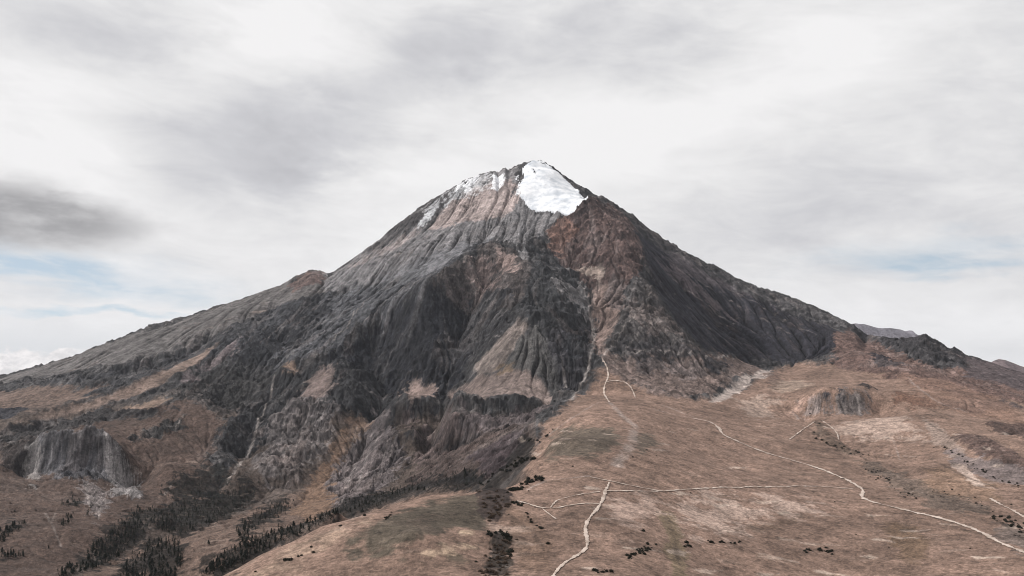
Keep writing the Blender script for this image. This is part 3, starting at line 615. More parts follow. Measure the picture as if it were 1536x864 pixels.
# nothing of the far country may overtop the crest
tcrest=T(skyv(np.clip(SA*F+CU,-250,1750)))
yra=yr(np.clip(SA*F+CU,-250,1750))*1000
ZA=np.where(YA>yra+60,np.minimum(ZA,(tcrest-.0006)*YA-np.minimum(np.maximum(0,YA-yra-60)*.22,700)),ZA)
CA*= (1+.25*fbm(XA*1.0,YA*1.0,300,4,seed=160))[...,None]*0+1
# which faces belong to which body of land
def zone(poly):
    m=raster(poly); full=up2(m)>.5; out=np.zeros((NA,NB),bool); out[i0:i0+NS,j0:j0+NY]=full; return out
PLAT=[(300,900),(330,866),(480,790),(560,766),(640,742),(740,735),(790,722),(796,690),(800,660),(850,611),(880,592),(900,552),(925,562),(985,595),(1060,602),(1120,585),(1150,560),(1180,548),(1260,548),(1330,548),(1400,560),(1536,580),(1600,600),(1600,900)]
zp=zone(PLAT); zp[:,:j0]=True; zp[i0+NS:, :]|=(YA[i0+NS:,:]<3300); 
zf=zone([(-80,640),(0,655),(100,632),(200,618),(290,600),(330,625),(360,650),(330,700),(340,745),(440,745),(490,700),(540,690),(590,700),(600,738),(560,765),(480,789),(330,866),(300,900),(-80,900)])
zf&=~zp; zf[:i0]|=(YA[:i0]<3600)&~zp[:i0]
lab=np.zeros((NA,NB),int); lab[zf]=1; lab[zp]=2
lab[YA>9000]=3
vid=np.arange(NA*NB).reshape(NA,NB)
q=np.stack([vid[:-1,:-1],vid[1:,:-1],vid[1:,1:],vid[:-1,1:]],-1).reshape(-1,4); fl=lab[:-1,:-1].ravel()
V=np.stack([XA,YA,ZA],-1).reshape(-1,3); VC=CA.reshape(-1,3)
for k,(nm,mt,lb) in enumerate([('mountain',M_rock,'snow capped grey and brown volcano rising behind the plateau'),('foothills',M_grass,'brown grassy foothills with ravines at the left foot of the volcano'),('plateau',M_grass,'dry tan grass plateau in front of the volcano'),('lowland',M_grass,'hazy lowland behind the volcano')]):
    qq=q[fl==k]
    if not len(qq): continue
    used=np.unique(qq); mp=np.zeros(NA*NB,np.int64); mp[used]=np.arange(len(used))
    o=uv_mesh(nm,V[used],mp[qq],[mt],VC[used]); o['kind']='structure'; o['label']=lb
def ground(x,y):
    i=(x/y-S0)/ds; j=(y-Y0)/dy; i=min(max(i,0),NS-1.001); j=min(max(j,0),NY-1.001); a=int(i); b=int(j); fx=i-a; fy=j-b
    return float((Z[a,b]*(1-fx)+Z[a+1,b]*fx)*(1-fy)+(Z[a,b+1]*(1-fx)+Z[a+1,b+1]*fx)*fy)
TM=np.maximum.accumulate(Z/YG,axis=1)
def at(u,v):
    i,j=pin(u,v); y=Y0+j*dy; x=(S0+i*ds)*y; return x,y,ground(x,y)

# ------------------------------------------------------------------ glacier: its own thick sheet of ice lying on the cone
def make_ice(name,poly,lb,thick,holes=(),amp=.12):
    m=raster(poly)
    for h in holes: m=m*(1-raster(h))
    mb=up2(blur(m,1,1)); mb=mb+amp*(nzB*1.0+fine*.5)*(mb>.01)
    ins=mb>.5
    ii,jj=np.where(ins); a0,a1,b0,b1=ii.min()-2,ii.max()+3,jj.min()-2,min(jj.max()+3,NY)
    sub=ins[a0:a1,b0:b1]; h=np.clip(blur(sub.astype(f32),4,3)-.2,0,1)*1.25
    zb=blur(Z,7,5)[a0:a1,b0:b1]; zt=Z[a0:a1,b0:b1]
    sf=blur(sub.astype(f32),6,4); zz=zt*(1-sf)+zb*sf+h*thick+.8
    zz=np.maximum(zz,zt+.6); zz+= (LC[a0:a1,b0:b1]*.5+fbm(XG[a0:a1,b0:b1],YG[a0:a1,b0:b1],90,3,seed=200)*3)*sf
    zz=np.maximum(zz,zt+.5)
    # never overtop the crest
    lim=(T(skyv(sg[a0:a1]*F+CU))[:,None]+.0002)*YG[a0:a1,b0:b1]; zz=np.maximum(np.minimum(zz,lim),zt+.3)
    n1,n2=sub.shape; vid=np.arange(n1*n2).reshape(n1,n2)
    fm=sub[:-1,:-1]&sub[1:,:-1]&sub[1:,1:]&sub[:-1,1:]
    q=np.stack([vid[:-1,:-1],vid[1:,:-1],vid[1:,1:],vid[:-1,1:]],-1)[fm]
    top=np.stack([XG[a0:a1,b0:b1],YG[a0:a1,b0:b1],zz],-1).reshape(-1,3); bot=top.copy(); bot[:,2]=(zt-3).ravel()
    # rim walls
    e=np.concatenate([q[:,[0,1]],q[:,[1,2]],q[:,[2,3]],q[:,[3,0]]]); key=np.sort(e,1); kk=key[:,0].astype(np.int64)*(n1*n2)+key[:,1]
    u_,idx,cnt=np.unique(kk,return_index=True,return_counts=True); be=e[idx[cnt==1]]
    off=n1*n2; walls=np.stack([be[:,1],be[:,0],be[:,0]+off,be[:,1]+off],-1)
    allq=np.concatenate([q,walls]); vv=np.concatenate([top,bot]); used=np.unique(allq); mp=np.zeros(len(vv),np.int64); mp[used]=np.arange(len(used))
    mt,nt,b=new_mat('glacier_snow'); N=nt.nodes; K=nt.links
    tc=N.new('ShaderNodeTexCoord'); n=N.new('ShaderNodeTexNoise'); n.inputs['Scale'].default_value=.012; n.inputs['Detail'].default_value=8; n.inputs['Roughness'].default_value=.65; K.new(tc.outputs['Object'],n.inputs['Vector'])
    cr=N.new('ShaderNodeValToRGB'); cr.color_ramp.elements[0].position=.35; cr.color_ramp.elements[0].color=(.46,.49,.53,1); cr.color_ramp.elements[1].position=.60; cr.color_ramp.elements[1].color=(.76,.765,.78,1)
    K.new(n.outputs['Fac'],cr.inputs['Fac']); K.new(cr.outputs['Color'],b.inputs['Base Color']); b.inputs['Roughness'].default_value=.7
    bp=N.new('ShaderNodeBump'); bp.inputs['Strength'].default_value=.5; bp.inputs['Distance'].default_value=6; K.new(n.outputs['Fac'],bp.inputs['Height']); K.new(bp.outputs['Normal'],b.inputs['Normal'])
    o=uv_mesh(name,vv[used],mp[allq],[mt]); o['kind']='structure'; o['label']=lb; return o
# (the outline is pinned on the slope; TM now follows the finished relief)
make_ice('glacier',[(784,250),(795,243),(808,241),(822,247),(838,259),(850,271),(868,285),(884,297),(873,303),(866,308),(862,318),(858,324),(846,323),(838,319),(825,320),(812,318),(800,317),(790,311),(783,300),(778,294),(781,286),(780,276),(785,268),(783,258)],'smooth white glacier lying on the summit cone of the volcano',9,
  holes=[[(795,249),(799,253),(806,261),(802,260),(796,254)],[(803,241),(815,244),(824,250),(815,248)]])

# ------------------------------------------------------------------ dirt tracks draped on the plateau
def track_mat():
    m,nt,b=new_mat('pale_dirt'); N=nt.nodes; K=nt.links
    tc=N.new('ShaderNodeTexCoord'); n=N.new('ShaderNodeTexNoise'); n.inputs['Scale'].default_value=.045; n.inputs['Detail'].default_value=8; K.new(tc.outputs['Object'],n.inputs['Vector'])
    cr=N.new('ShaderNodeValToRGB'); cr.color_ramp.elements[0].position=.3; cr.color_ramp.elements[0].color=(.30,.235,.195,1); cr.color_ramp.elements[1].position=.6; cr.color_ramp.elements[1].color=(.50,.415,.36,1)
    K.new(n.outputs['Fac'],cr.inputs['Fac']); K.new(cr.outputs['Color'],b.inputs['Base Color']); return m
M_track=track_mat()
def track(name,line,w,lb,w2=None):
    q=[]
    sm=line
    for _ in range(2):
        o=[sm[0]]
        for a,b in zip(sm,sm[1:]): o+= [(a[0]*.75+b[0]*.25,a[1]*.75+b[1]*.25),(a[0]*.25+b[0]*.75,a[1]*.25+b[1]*.75)]
        o.append(sm[-1]); sm=o
    for (u,v) in sm:
        x,y,z=at(u,v); q.append((x,y))
    q=np.array(q); 
    dd=np.r_[0,np.cumsum(np.hypot(*np.diff(q,axis=0).T))]; n=max(4,int(dd[-1]/4)); t=np.linspace(0,dd[-1],n)
    px=np.interp(t,dd,q[:,0]); py=np.interp(t,dd,q[:,1])
    k=np.ones(5)/5; 
    if n>12: px[2:-2]=np.convolve(px,k,'valid'); py[2:-2]=np.convolve(py,k,'valid')
    dx=np.gradient(px); dyy=np.gradient(py); g=np.hypot(dx,dyy)+1e-6; nx=-dyy/g; ny=dx/g
    ww=np.interp(t,[0,dd[-1]],[w,w2 or w])*(1+.4*pn(t/22.,t*0+3.3,5)+.4*pn(t/7.,t*0+1.1,8))
    ww*=np.clip(.6+1.2*(pn(t/60.,t*0,31)+.5),.55 if name=='dirt_road' else .2,1.3)*(1 if name=='dirt_road' else np.clip(.9+1.1*pn(t/17.,t*0+5.5,41),.2,1.4))
    V_=[];NC=5
    for a in range(n):
        for c in range(NC):
            o=(c/(NC-1)-.5)*2; jit=1+.38*random.uniform(-1,1); x=px[a]+nx[a]*ww[a]*o*jit; y=py[a]+ny[a]*ww[a]*o*jit
            V_.append((x,y,ground(x,y)+.3+.0006*y+(.25 if 0<c<NC-1 else 0)))
    Q=[(a*NC+c,(a+1)*NC+c,(a+1)*NC+c+1,a*NC+c+1) for a in range(n-1) for c in range(NC-1)]
    o=uv_mesh(name,np.array(V_),np.array(Q),[M_track]); o['kind']='structure'; o['label']=lb; return o
track('dirt_road',[(1040,628),(1065,633),(1078,641),(1083,652),(1100,660),(1140,677),(1185,690),(1230,703),(1270,720),(1290,731),(1296,738),(1290,746),(1310,754),(1355,765),(1400,775),(1430,783),(1470,797),(1500,815),(1545,832)],4.6,'pale dirt road winding down the right side of the plateau',3.4)
track('dirt_road',[(908,737),(906,746),(898,762),(884,777),(878,790),(878,800),(882,815),(878,826),(862,836),(842,847),(826,870)],2.4,'pale dirt road running from the track junction down to the bottom edge',1.9)
track('path',[(908,737),(940,737),(990,738),(1060,732),(1150,731),(1220,729),(1280,734)],1.8,'straight faint path crossing the plateau')
track('path',[(885,716),(915,722),(950,730),(990,737)],1.7,'short faint path joining the straight cross path from upper left')
track('path',[(902,757),(885,755),(855,758),(835,763),(812,763),(795,757),(776,752)],1.7,'faint path running left from the dirt road to the side gully')
track('path',[(826,762),(833,752),(845,748),(870,742),(900,738)],1.1,'very faint footpath above the left path')
track('path',[(814,764),(824,772),(834,779)],1.0,'short faint footpath branching below the left path')
track('path',[(914,724),(911,732),(908,737)],1.6,'short path stub above the track junction')
track('path',[(903,538),(911,552),(913,566),(907,577),(905,590),(914,604)],2.6,'pale trail dropping from the couloir to the plateau')
track('path',[(934,572),(944,578),(949,586),(953,597)],2.4,'short pale curved trail right of the couloir trail')
track('path',[(908,574),(920,571),(935,573)],1.8,'short pale link between the two trails below the couloir')
track('path',[(1184,660),(1203,646),(1222,633)],1.8,'thin straight trail climbing towards the small cliff')
track('path',[(1234,632),(1246,640),(1256,650),(1258,660)],1.9,'thin curved trail below the small cliff')
track('path',[(1485,748),(1500,757),(1518,765),(1545,782)],2.4,'pale trail at the right edge above the dirt road')

# ------------------------------------------------------------------ vegetation
def leaf_mat(name,c):
    m,nt,b=new_mat(name); N=nt.nodes; K=nt.links
    tc=N.new('ShaderNodeTexCoord'); n=N.new('ShaderNodeTexNoise'); n.inputs['Scale'].default_value=.6; n.inputs['Detail'].default_value=3; K.new(tc.outputs['Object'],n.inputs['Vector'])
    oi=N.new('ShaderNodeObjectInfo'); cr=N.new('ShaderNodeValToRGB'); cr.color_ramp.elements[0].position=.3; cr.color_ramp.elements[0].color=(*[x*.6 for x in c],1); cr.color_ramp.elements[1].position=.7; cr.color_ramp.elements[1].color=(*[x*1.5 for x in c],1)
    K.new(n.outputs['Fac'],cr.inputs['Fac']); K.new(cr.outputs['Color'],b.inputs['Base Color']); return m
M_pine=leaf_mat('pine_needles',(.016,.019,.014)); M_bush=leaf_mat('dark_shrub_leaves',(.020,.020,.014)); M_dry=leaf_mat('dry_brown_scrub',(.075,.052,.038))
M_bark,_,bb=new_mat('bark'); bb.inputs['Base Color'].default_value=(.06,.045,.035,1)
def trunk_geo(h,r,rs):
    v=[];f=[]; n=6; lv=5; bx=rs.uniform(-.03,.03)*h
    for k in range(lv):
        t=k/(lv-1); rr=r*(1-t*.85)
        for a in range(n): v.append((bx*t*t+rr*math.cos(a*2*math.pi/n),rr*math.sin(a*2*math.pi/n),t*h*.93-.8))
    for k in range(lv-1):
        for a in range(n): f.append((k*n+a,k*n+(a+1)%n,(k+1)*n+(a+1)%n,(k+1)*n+a))
    for q_ in range(5):   # limbs
        z=h*rs.uniform(.3,.75); an=rs.uniform(0,6.28); L_=h*.16; b=len(v); c,s=math.cos(an),math.sin(an)
        v+= [(0,0,z-.12),(0,0,z+.12),(c*L_,s*L_,z+.25*L_),(-s*.12,c*.12,z)]; f+= [(b,b+3,b+2,b+2)[:3]+(b+1,)]
    return v,f
def crown_geo(h,w,rs,n=260,shape='pine'):
    v=[];f=[]
    lobes=[(rs.uniform(-.25,.25)*w,rs.uniform(-.25,.25)*w,rs.uniform(.3,.8)*h,rs.uniform(.5,.8)) for _ in range(5)]
    for k in range(n):
        if shape=='pine':
            t=rs.random()**.8; z=h*(.16+.84*t); rr=w*.5*((1-t)**.75)*(.75+.35*math.sin(t*17+rs.random()*1.2)); an=rs.uniform(0,6.283); r=rr*rs.uniform(.35,1.08)
            sz=w*.13*(1.1-.6*t)
        else:
            an=rs.uniform(0,6.283); ph=math.asin(rs.random()**.9); r0=rs.uniform(.6,1.05)*(1+.25*math.sin(3*an+1)); r=w*.5*math.cos(ph)*r0; z=h*(.05+.92*math.sin(ph)*r0); sz=w*.12
        cx,cy,cz=r*math.cos(an),r*math.sin(an),z
        b=len(v)
        for q_ in range(4):
            v.append((cx+rs.gauss(0,sz),cy+rs.gauss(0,sz),cz+rs.gauss(0,sz*.6)))
        f.append((b,b+1,b+2,b+3))
    return v,f
def mesh_of(name,v,f,mat):
    me=bpy.data.meshes.new(name); me.from_pydata(v,[],f); me.update(); me.materials.append(mat); return me
rs=random.Random(5)
PINES=[]
for k in range(6):
    h=1.0; PINES.append((mesh_of('trunk',*trunk_geo(12,.28,rs),M_bark),mesh_of('crown',*crown_geo(13,rs.uniform(4.6,6.6),rs,300),M_pine),crown_geo(13,6,rs,110)))
BUSH=[mesh_of('shrub',*crown_geo(2.4,3.6,rs,150,'bush'),M_bush) for _ in range(5)]
DRYB=[mesh_of('scrub',*crown_geo(2.0,3.6,rs,150,'bush'),M_dry) for _ in range(3)]
def inpoly(u,v,p):
    c=False
    for (xa,ya),(xb,yb) in zip(p,p[1:]+p[:1]):
        if (ya>v)!=(yb>v) and u<(xb-xa)*(v-ya)/(yb-ya)+xa: c=not c
    return c
# forest stands: outline, spacing in photo pixels, label
STANDS=[
([(118,850),(150,815),(180,785),(200,765),(240,765),(265,758),(300,745),(350,735),(395,732),(372,745),(375,760),(340,775),(310,790),(270,805),(225,790),(170,845),(125,862)],4.6,'dark pine in the dense stand filling the left ravine','dark pines in the dense stand of the left ravine'),
([(350,800),(368,778),(395,765),(415,752),(432,750),(436,760),(420,775),(390,785),(370,805),(348,812)],4.2,'dark pine in the small stand right of the dense ravine stand','pines of the small stand beside the ravine'),
([(300,864),(330,835),(370,810),(400,800),(450,785),(500,768),(520,755),(560,745),(600,735),(640,728),(610,742),(560,762),(520,772),(480,787),(400,825),(335,864)],4.6,'dark pine in the long belt behind the foreground hill crest','pines in the long belt behind the foreground hill'),
([(170,870),(190,840),(230,810),(262,808),(280,830),(262,868)],5.2,'dark pine in the loose stand at the bottom left edge','pines of the loose stand at the bottom left'),
([(0,802),(10,792),(38,783),(40,790),(20,800),(0,814)],3.6,'dark pine in the small clump at the left edge of the photo','pines of the upper clump at the left edge'),
([(0,828),(20,830),(40,832),(36,838),(0,836)],3.6,'dark pine in the low clump at the left edge below another clump','pines of the lower clump at the left edge'),
([(92,757),(105,752),(124,748),(122,757),(100,762)],3.6,'dark pine in the clump below the grey left cliff','pines of the clump below the left cliff'),
([(85,792),(95,780),(112,770),(110,780),(95,792)],3.8,'dark pine in the slanting clump beside the pale scree streak','pines of the slanting clump on the left slope'),
([(126,775),(138,757),(146,755),(134,775)],4,'dark pine below the pale scree of the left cliff','pines below the pale scree'),
([(85,864),(100,852),(118,846),(112,860),(95,870)],3.6,'dark pine in the thin row at the bottom of the left slope','pines of the thin row at the bottom left'),
([(235,735),(262,722),(310,715),(350,730),(300,745),(262,755),(240,745)],7.5,'scattered dark pine above the dense left ravine stand','scattered pines above the left ravine'),
([(500,770),(530,735),(600,715),(650,700),(700,705),(745,712),(720,732),(640,738),(560,748)],8.5,'dark pine scattered on the ravine bank behind the foreground hill','pines on the ravine bank'),
]
tr=random.Random(3); cand=[]
for si_,(poly,sp,lb,gr) in enumerate(STANDS):
    us=[p[0] for p in poly]; vs=[p[1] for p in poly]
    v=min(vs)-0.
    while v<max(vs):
        u=min(us)+tr.uniform(0,sp)
        while u<max(us):
            uu=u+tr.uniform(-.5,.5)*sp; vv=v+tr.uniform(-.5,.5)*sp*.8
            if inpoly(uu+tr.gauss(0,3),vv+tr.gauss(0,2.),poly) and float(pn(np.array([uu/22.]),np.array([vv/14.]),9)[0])+tr.uniform(-.1,.6)>-.3: cand.append((uu,vv,lb,gr,tr.choice((.6,.8,.9,1.,1.1,1.2,1.4))*tr.uniform(.85,1.1)))
            u+=sp
        v+=sp*.62
# lone trees
LONE=[(313,818,'lone dark pine on the pale ridge inside the left ravine',1.25),(367,796,'pine standing apart at the lower end of the small ravine stand',1.0),(388,725,'single dark bush-like pine on the tan slope above the small stand',1.0),(108,741,'single dark pine just below the grey left cliff',1.1),(73,823,'single dark pine left of the long bare slope above the bottom row',.8),(140,822,'pair-topped dark pine just left of the dense ravine stand',1.6),(132,830,'low dark pine at the left tip of the dense ravine stand',1.3),(22,768,'tiny dark pine on the bare left slope',.7),(54,766,'tiny dark pine above the pale scree streak on the left slope',.6),(440,752,'single pine on the tan slope right of the small stand',.9)]
cand2=[(u,v,lb,None,s) for (u,v,lb,s) in LONE]
def place(u,v):
    return at(u,v)
items=[]
for (u,v,lb,gr,s) in cand+cand2:
    x,y,z=place(u,v); items.append((x,y,z,lb,gr,s))
items.sort(key=lambda t:-t[5]/t[1]+(0 if t[4] else -9))
nb=0; fv=[];ff=[]
for n_,(x,y,z,lb,gr,s) in enumerate(items):
    if n_<300:
        e=bpy.data.objects.new('pine_tree',None); e.location=(x,y,z); e.rotation_euler=(0,0,tr.uniform(0,6.28)); w_=tr.uniform(.85,1.25); e.scale=(s*w_*1.1,s*w_*1.1,s*.82); e.empty_display_size=3
        e['label']=lb; e['category']='tree'
        if gr: e['group']=gr
        C.objects.link(e); tm,cm,_=PINES[tr.randrange(6)]
        for nm,me in (('trunk',tm),('crown',cm)):
            o=bpy.data.objects.new(nm,me); C.objects.link(o); o.parent=e
    else:
        vv,f_=PINES[tr.randrange(6)][2]; a=tr.uniform(0,6.28); c,sn=math.cos(a)*s,math.sin(a)*s; b=len(fv)
        fv+= [(x+p[0]*c-p[1]*sn,y+p[0]*sn+p[1]*c,z+p[2]*s*.82) for p in vv]; ff+= [tuple(b+q_ for q_ in t) for t in f_]
if fv:
    o=bpy.data.objects.new('forest',mesh_of('forest',fv,ff,M_pine)); C.objects.link(o); o['kind']='stuff'; o['label']='mass of dark pines in the ravines at the foot of the volcano'; o['category']='forest'
print('trees',len(items))
# shrubs: single ones with a place of their own, and strips of many
SH=[]
def shrub(u,v,s,lb,gr=None,dry=False):
    x,y,z=at(u,v); SH.append((s/y+(9 if gr is None else 0),x,y,z,s,lb,gr,dry))
def put_shrub(x,y,z,s,lb,gr,dry):
    o=bpy.data.objects.new('scrub' if dry else 'shrub',tr.choice(DRYB if dry else BUSH)); o.location=(x,y,z-.2); o.rotation_euler=(0,0,tr.uniform(0,6.28)); o.scale=(s*tr.uniform(.8,1.4),s*tr.uniform(.8,1.4),s*tr.uniform(.7,1.2))
    C.objects.link(o); o['label']=lb; o['category']='shrub'
    if gr: o['group']=gr
for (u,v,s,lb) in [(1036,740,1.0,'single dark shrub just below the straight cross path'),(1252,753,.8,'small dark shrub on open grass left of the dirt road bend'),(970,675,1.2,'small dark shrub beside the right olive patch'),(949,686,1.1,'dark shrub on the worn strip between the two olive patches'),(859,700,.9,'small dark shrub on bare grass below the left olive patch'),(985,684,.8,'tiny dark shrub right of the right olive patch'),(965,797,1.6,'round dark shrub in the middle of the lower plateau'),(822,816,1.3,'lone dark shrub left of the lower dirt road'),(812,793,1.4,'dark shrub at the end of the slanting gully edge'),(1215,621,1.8,'single dark shrub left of the small right cliff'),(1300,695,1.2,'dark shrub below the upper shrub strip'),(1314,720,1.1,'small dark shrub left of the shrub strip bend'),(735,838,1.0,'small dark shrub beside the lower side gully'),(714,843,.8,'tiny dark shrub left of the lower side gully'),(467,821,1.1,'dark shrub on the pale foreground hill slope'),(470,829,1.0,'dark shrub just below another on the pale hill slope'),(383,858,.9,'small dark shrub low on the pale foreground hill'),(547,774,1.3,'dark shrub on the crest of the foreground hill'),(511,789,1.1,'dark shrub left on the foreground hill crest'),(1284,802,.8,'small dark shrub right of the large dark clump'),(1333,821,.7,'tiny dark shrub on the lower right grass'),(1428,735,1.1,'small dark shrub on the ochre grass below the pale bare patch'),(1447,692,1.1,'dark shrub at the upper right gully edge'),(1517,757,1.0,'small dark shrub above the right edge trail'),(1455,823,.7,'tiny dark shrub near the lower right corner'),(793,737,1.1,'small dark shrub at the top of the side gully')]:
    shrub(u,v,s,lb)
def strip(line,wid,n,s,lb,gr,dry=False):
    for k in range(n):
        t=tr.random()*(len(line)-1); a=int(t); fr=t-a; p,q_=line[a],line[a+1]
        shrub(p[0]+(q_[0]-p[0])*fr+tr.gauss(0,wid),p[1]+(q_[1]-p[1])*fr+tr.gauss(0,wid*.55),s*tr.uniform(.5,1.35),lb,gr,dry)
strip([(1219,634),(1225,655),(1250,668),(1280,678),(1300,684)],4,34,1.5,'dark shrub in the upper shrub strip below the small cliff','shrubs of the upper strip')
strip([(1303,705),(1320,712),(1345,735)],5,26,1.3,'dark shrub at the bend of the right shrub strip','shrubs at the bend of the strip')
strip([(1345,735),(1370,745),(1400,740),(1440,748),(1480,760)],6,26,1.1,'dark shrub in the middle of the right shrub strip','shrubs of the middle strip')
strip([(1480,770),(1505,780),(1525,792),(1540,805)],7,40,1.3,'dark shrub in the clump at the right edge beside the dirt road','shrubs of the right edge clump')
strip([(1400,670),(1425,675),(1460,700),(1490,715),(1515,725),(1530,730)],3,34,1.3,'dark shrub along the upper right gully edge','shrubs of the upper right gully')
strip([(1208,827),(1225,823),(1240,826),(1250,829)],3.2,26,1.1,'dark shrub in the large clump on the lower right plateau','shrubs of the large dark clump')
strip([(1028,815),(1036,820)],3.5,10,1.1,'dark shrub in the small clump right of the olive hollow','shrubs of the clump beside the hollow')
strip([(1058,813),(1075,814),(1085,812)],2,13,1.0,'dark shrub in the thin row right of the small clump','shrubs of the thin middle row')
strip([(1094,817),(1105,814),(1116,811)],1.5,9,1.0,'dark shrub in the short slanting row right of the thin row','shrubs of the short slanting row')
strip([(940,840),(955,830),(968,825),(972,815)],5,30,1.1,'dark shrub in the clump above the bottom hollow','shrubs of the clump above the hollow')
strip([(888,855),(905,858),(922,857)],3,14,1.1,'dark shrub in the clump at the bottom edge right of the lower road','shrubs of the bottom edge clump')
strip([(768,752),(778,757),(785,758)],2,9,1.6,'dark shrub at the top of the slanting gully edge','shrubs at the head of the side gully')
strip([(788,762),(797,783),(812,794)],1.2,10,.9,'small dark shrub along the slanting gully edge','shrubs along the slanting edge')
strip([(728,798),(735,802),(748,800),(758,805),(763,808)],2.5,20,1.5,'dark shrub in the row across the side gully','shrubs across the side gully')
strip([(763,825),(768,835)],3,8,1.3,'dark shrub on the right bank of the lower side gully','shrubs on the right bank of the gully')
strip([(740,742),(748,758),(735,778)],10,60,1.3,'dry brown scrub bush filling the upper side gully','brown scrub of the upper side gully',True)
strip([(755,815),(748,840),(735,866)],9,70,1.2,'dry brown scrub bush filling the lower side gully','brown scrub of the lower side gully',True)
strip([(558,745),(590,770),(565,778)],6,6,1.0,'dark shrub behind the foreground hill crest','shrubs on the foreground hill crest')
strip([(420,842),(436,838),(452,833)],1.6,14,1.0,'dark shrub in the short slanting row on the pale hill','shrubs of the slanting row on the hill')
strip([(575,778),(582,776),(590,775)],1.6,6,1.0,'dark shrub in the small row on the foreground hill','shrubs of the small row on the hill')
strip([(758,740),(775,733),(800,722),(815,716)],3.0,40,1.7,'dark shrub in the strip climbing from the side gully to the plateau','shrubs of the strip above the side gully')
strip([(720,728),(745,712),(765,700),(780,690),(795,690)],4,46,2.0,'dark shrub along the plateau rim above the ravine','shrubs along the plateau rim')
strip([(785,663),(800,660),(812,662)],2,9,1.8,'dark shrub on the upper plateau rim','shrubs of the upper rim')
strip([(818,655),(826,648),(835,643)],2,6,1.4,'small dark shrub above the upper rim row','shrubs above the upper rim')

SH.sort(key=lambda t:-t[0]); cnt=[0,0]; gv=[];gf=[]
SRC={}
for (k_,x,y,z,s,lb,gr,dry) in SH:
    if cnt[dry]<(110 if dry else 290): cnt[dry]+=1; put_shrub(x,y,z,s,lb,gr,dry)
    else:
        vv,f_=crown_geo(2.4,3.8,tr,60,'bush'); b=len(gv); gv+= [(x+p[0]*s,y+p[1]*s,z-.2+p[2]*s) for p in vv]; gf+= [tuple(b+q_ for q_ in t) for t in f_]
if gv:
    o=bpy.data.objects.new('undergrowth',mesh_of('undergrowth',gv,gf,M_bush)); C.objects.link(o); o['kind']='stuff'; o['label']='low dark scrub in the gullies and strips of the plateau'; o['category']='undergrowth'
print('shrubs',len(SH))
# ------------------------------------------------------------------ distant ridges seen past the right shoulder
def far_ridge(name,prof,Yk,lb,depthk=1.5,colh='6d6a70'):
    us=np.linspace(prof[0][0]-140,prof[-1][0]+160,240); vv=np.interp(us,[prof[0][0]-140]+[p[0] for p in prof]+[prof[-1][0]+160],[prof[0][1]+75]+[p[1] for p in prof]+[prof[-1][1]+75])
    Yc=Yk*1000; rows=41; V_=np.empty((len(us),rows,3))
    for r in range(rows):
        t=(r/(rows-1)-.5)*2; Y=Yc+t*depthk*1000
        x=S(us)*Yc; zt=T(vv)*Yc
        V_[:,r,0]=x; V_[:,r,1]=Y; V_[:,r,2]=zt-abs(t)**1.1*(zt+420)+(fbm(x,np.full_like(x,Y),300,4,seed=180,ridged=True)*60*(abs(t)>.01)-40*(abs(t)>.01))*(1-abs(t))
    vid=np.arange(len(us)*rows).reshape(len(us),rows)
    q=np.stack([vid[:-1,:-1],vid[1:,:-1],vid[1:,1:],vid[:-1,1:]],-1).reshape(-1,4)
    n=len(us)*rows; cc=np.repeat(lin(colh)[None],n,0)*(1+.3*fbm(V_[...,0],V_[...,1],200,4,seed=190).reshape(-1,1))
    o=uv_mesh(name,V_.reshape(-1,3),q,[M_rock],cc); o['kind']='structure'; o['label']=lb
far_ridge('distant_hills',[(1276,486),(1284,485),(1290,486),(1296,486),(1305,488.5),(1313,491),(1322,492.5),(1335,492),(1343,493),(1352,494.5),(1358,497),(1364,495.5),(1369,496),(1374,501),(1385,506)],9.5,'hazy blue rocky ridge peeking over the right shoulder')
far_ridge('distant_hills',[(1484,545),(1491,541),(1498,538.5),(1508,540),(1520,544.5),(1536,551),(1560,560)],8.2,'low hazy hill at the far right edge',1.2,'64595a')

# ------------------------------------------------------------------ haze
zmin=float(ZA.min())-1; xmax=26000*1.9+50
import itertools
hv=[(x,y,z) for x in (-xmax,xmax) for y in (-300,26100) for z in (zmin-450,1750)]
hf=[(0,1,3,2),(4,6,7,5),(0,4,5,1),(2,3,7,6),(0,2,6,4),(1,5,7,3)]
hm=bpy.data.meshes.new('haze'); hm.from_pydata(hv,[],hf); hm.update()
ho=bpy.data.objects.new('haze',hm); C.objects.link(ho); ho['kind']='stuff'; ho['label']='thin pale haze in the air'
m=bpy.data.materials.new('haze'); m.use_nodes=True; nt=m.node_tree; nt.nodes.remove(nt.nodes['Principled BSDF'])
pv=nt.nodes.new('ShaderNodeVolumePrincipled'); pv.inputs['Color'].default_value=(.80,.85,.95,1); pv.inputs['Density'].default_value=.65e-5; pv.inputs['Anisotropy'].default_value=.2
nt.links.new(pv.outputs['Volume'],nt.nodes['Material Output'].inputs['Volume']); hm.materials.append(m)

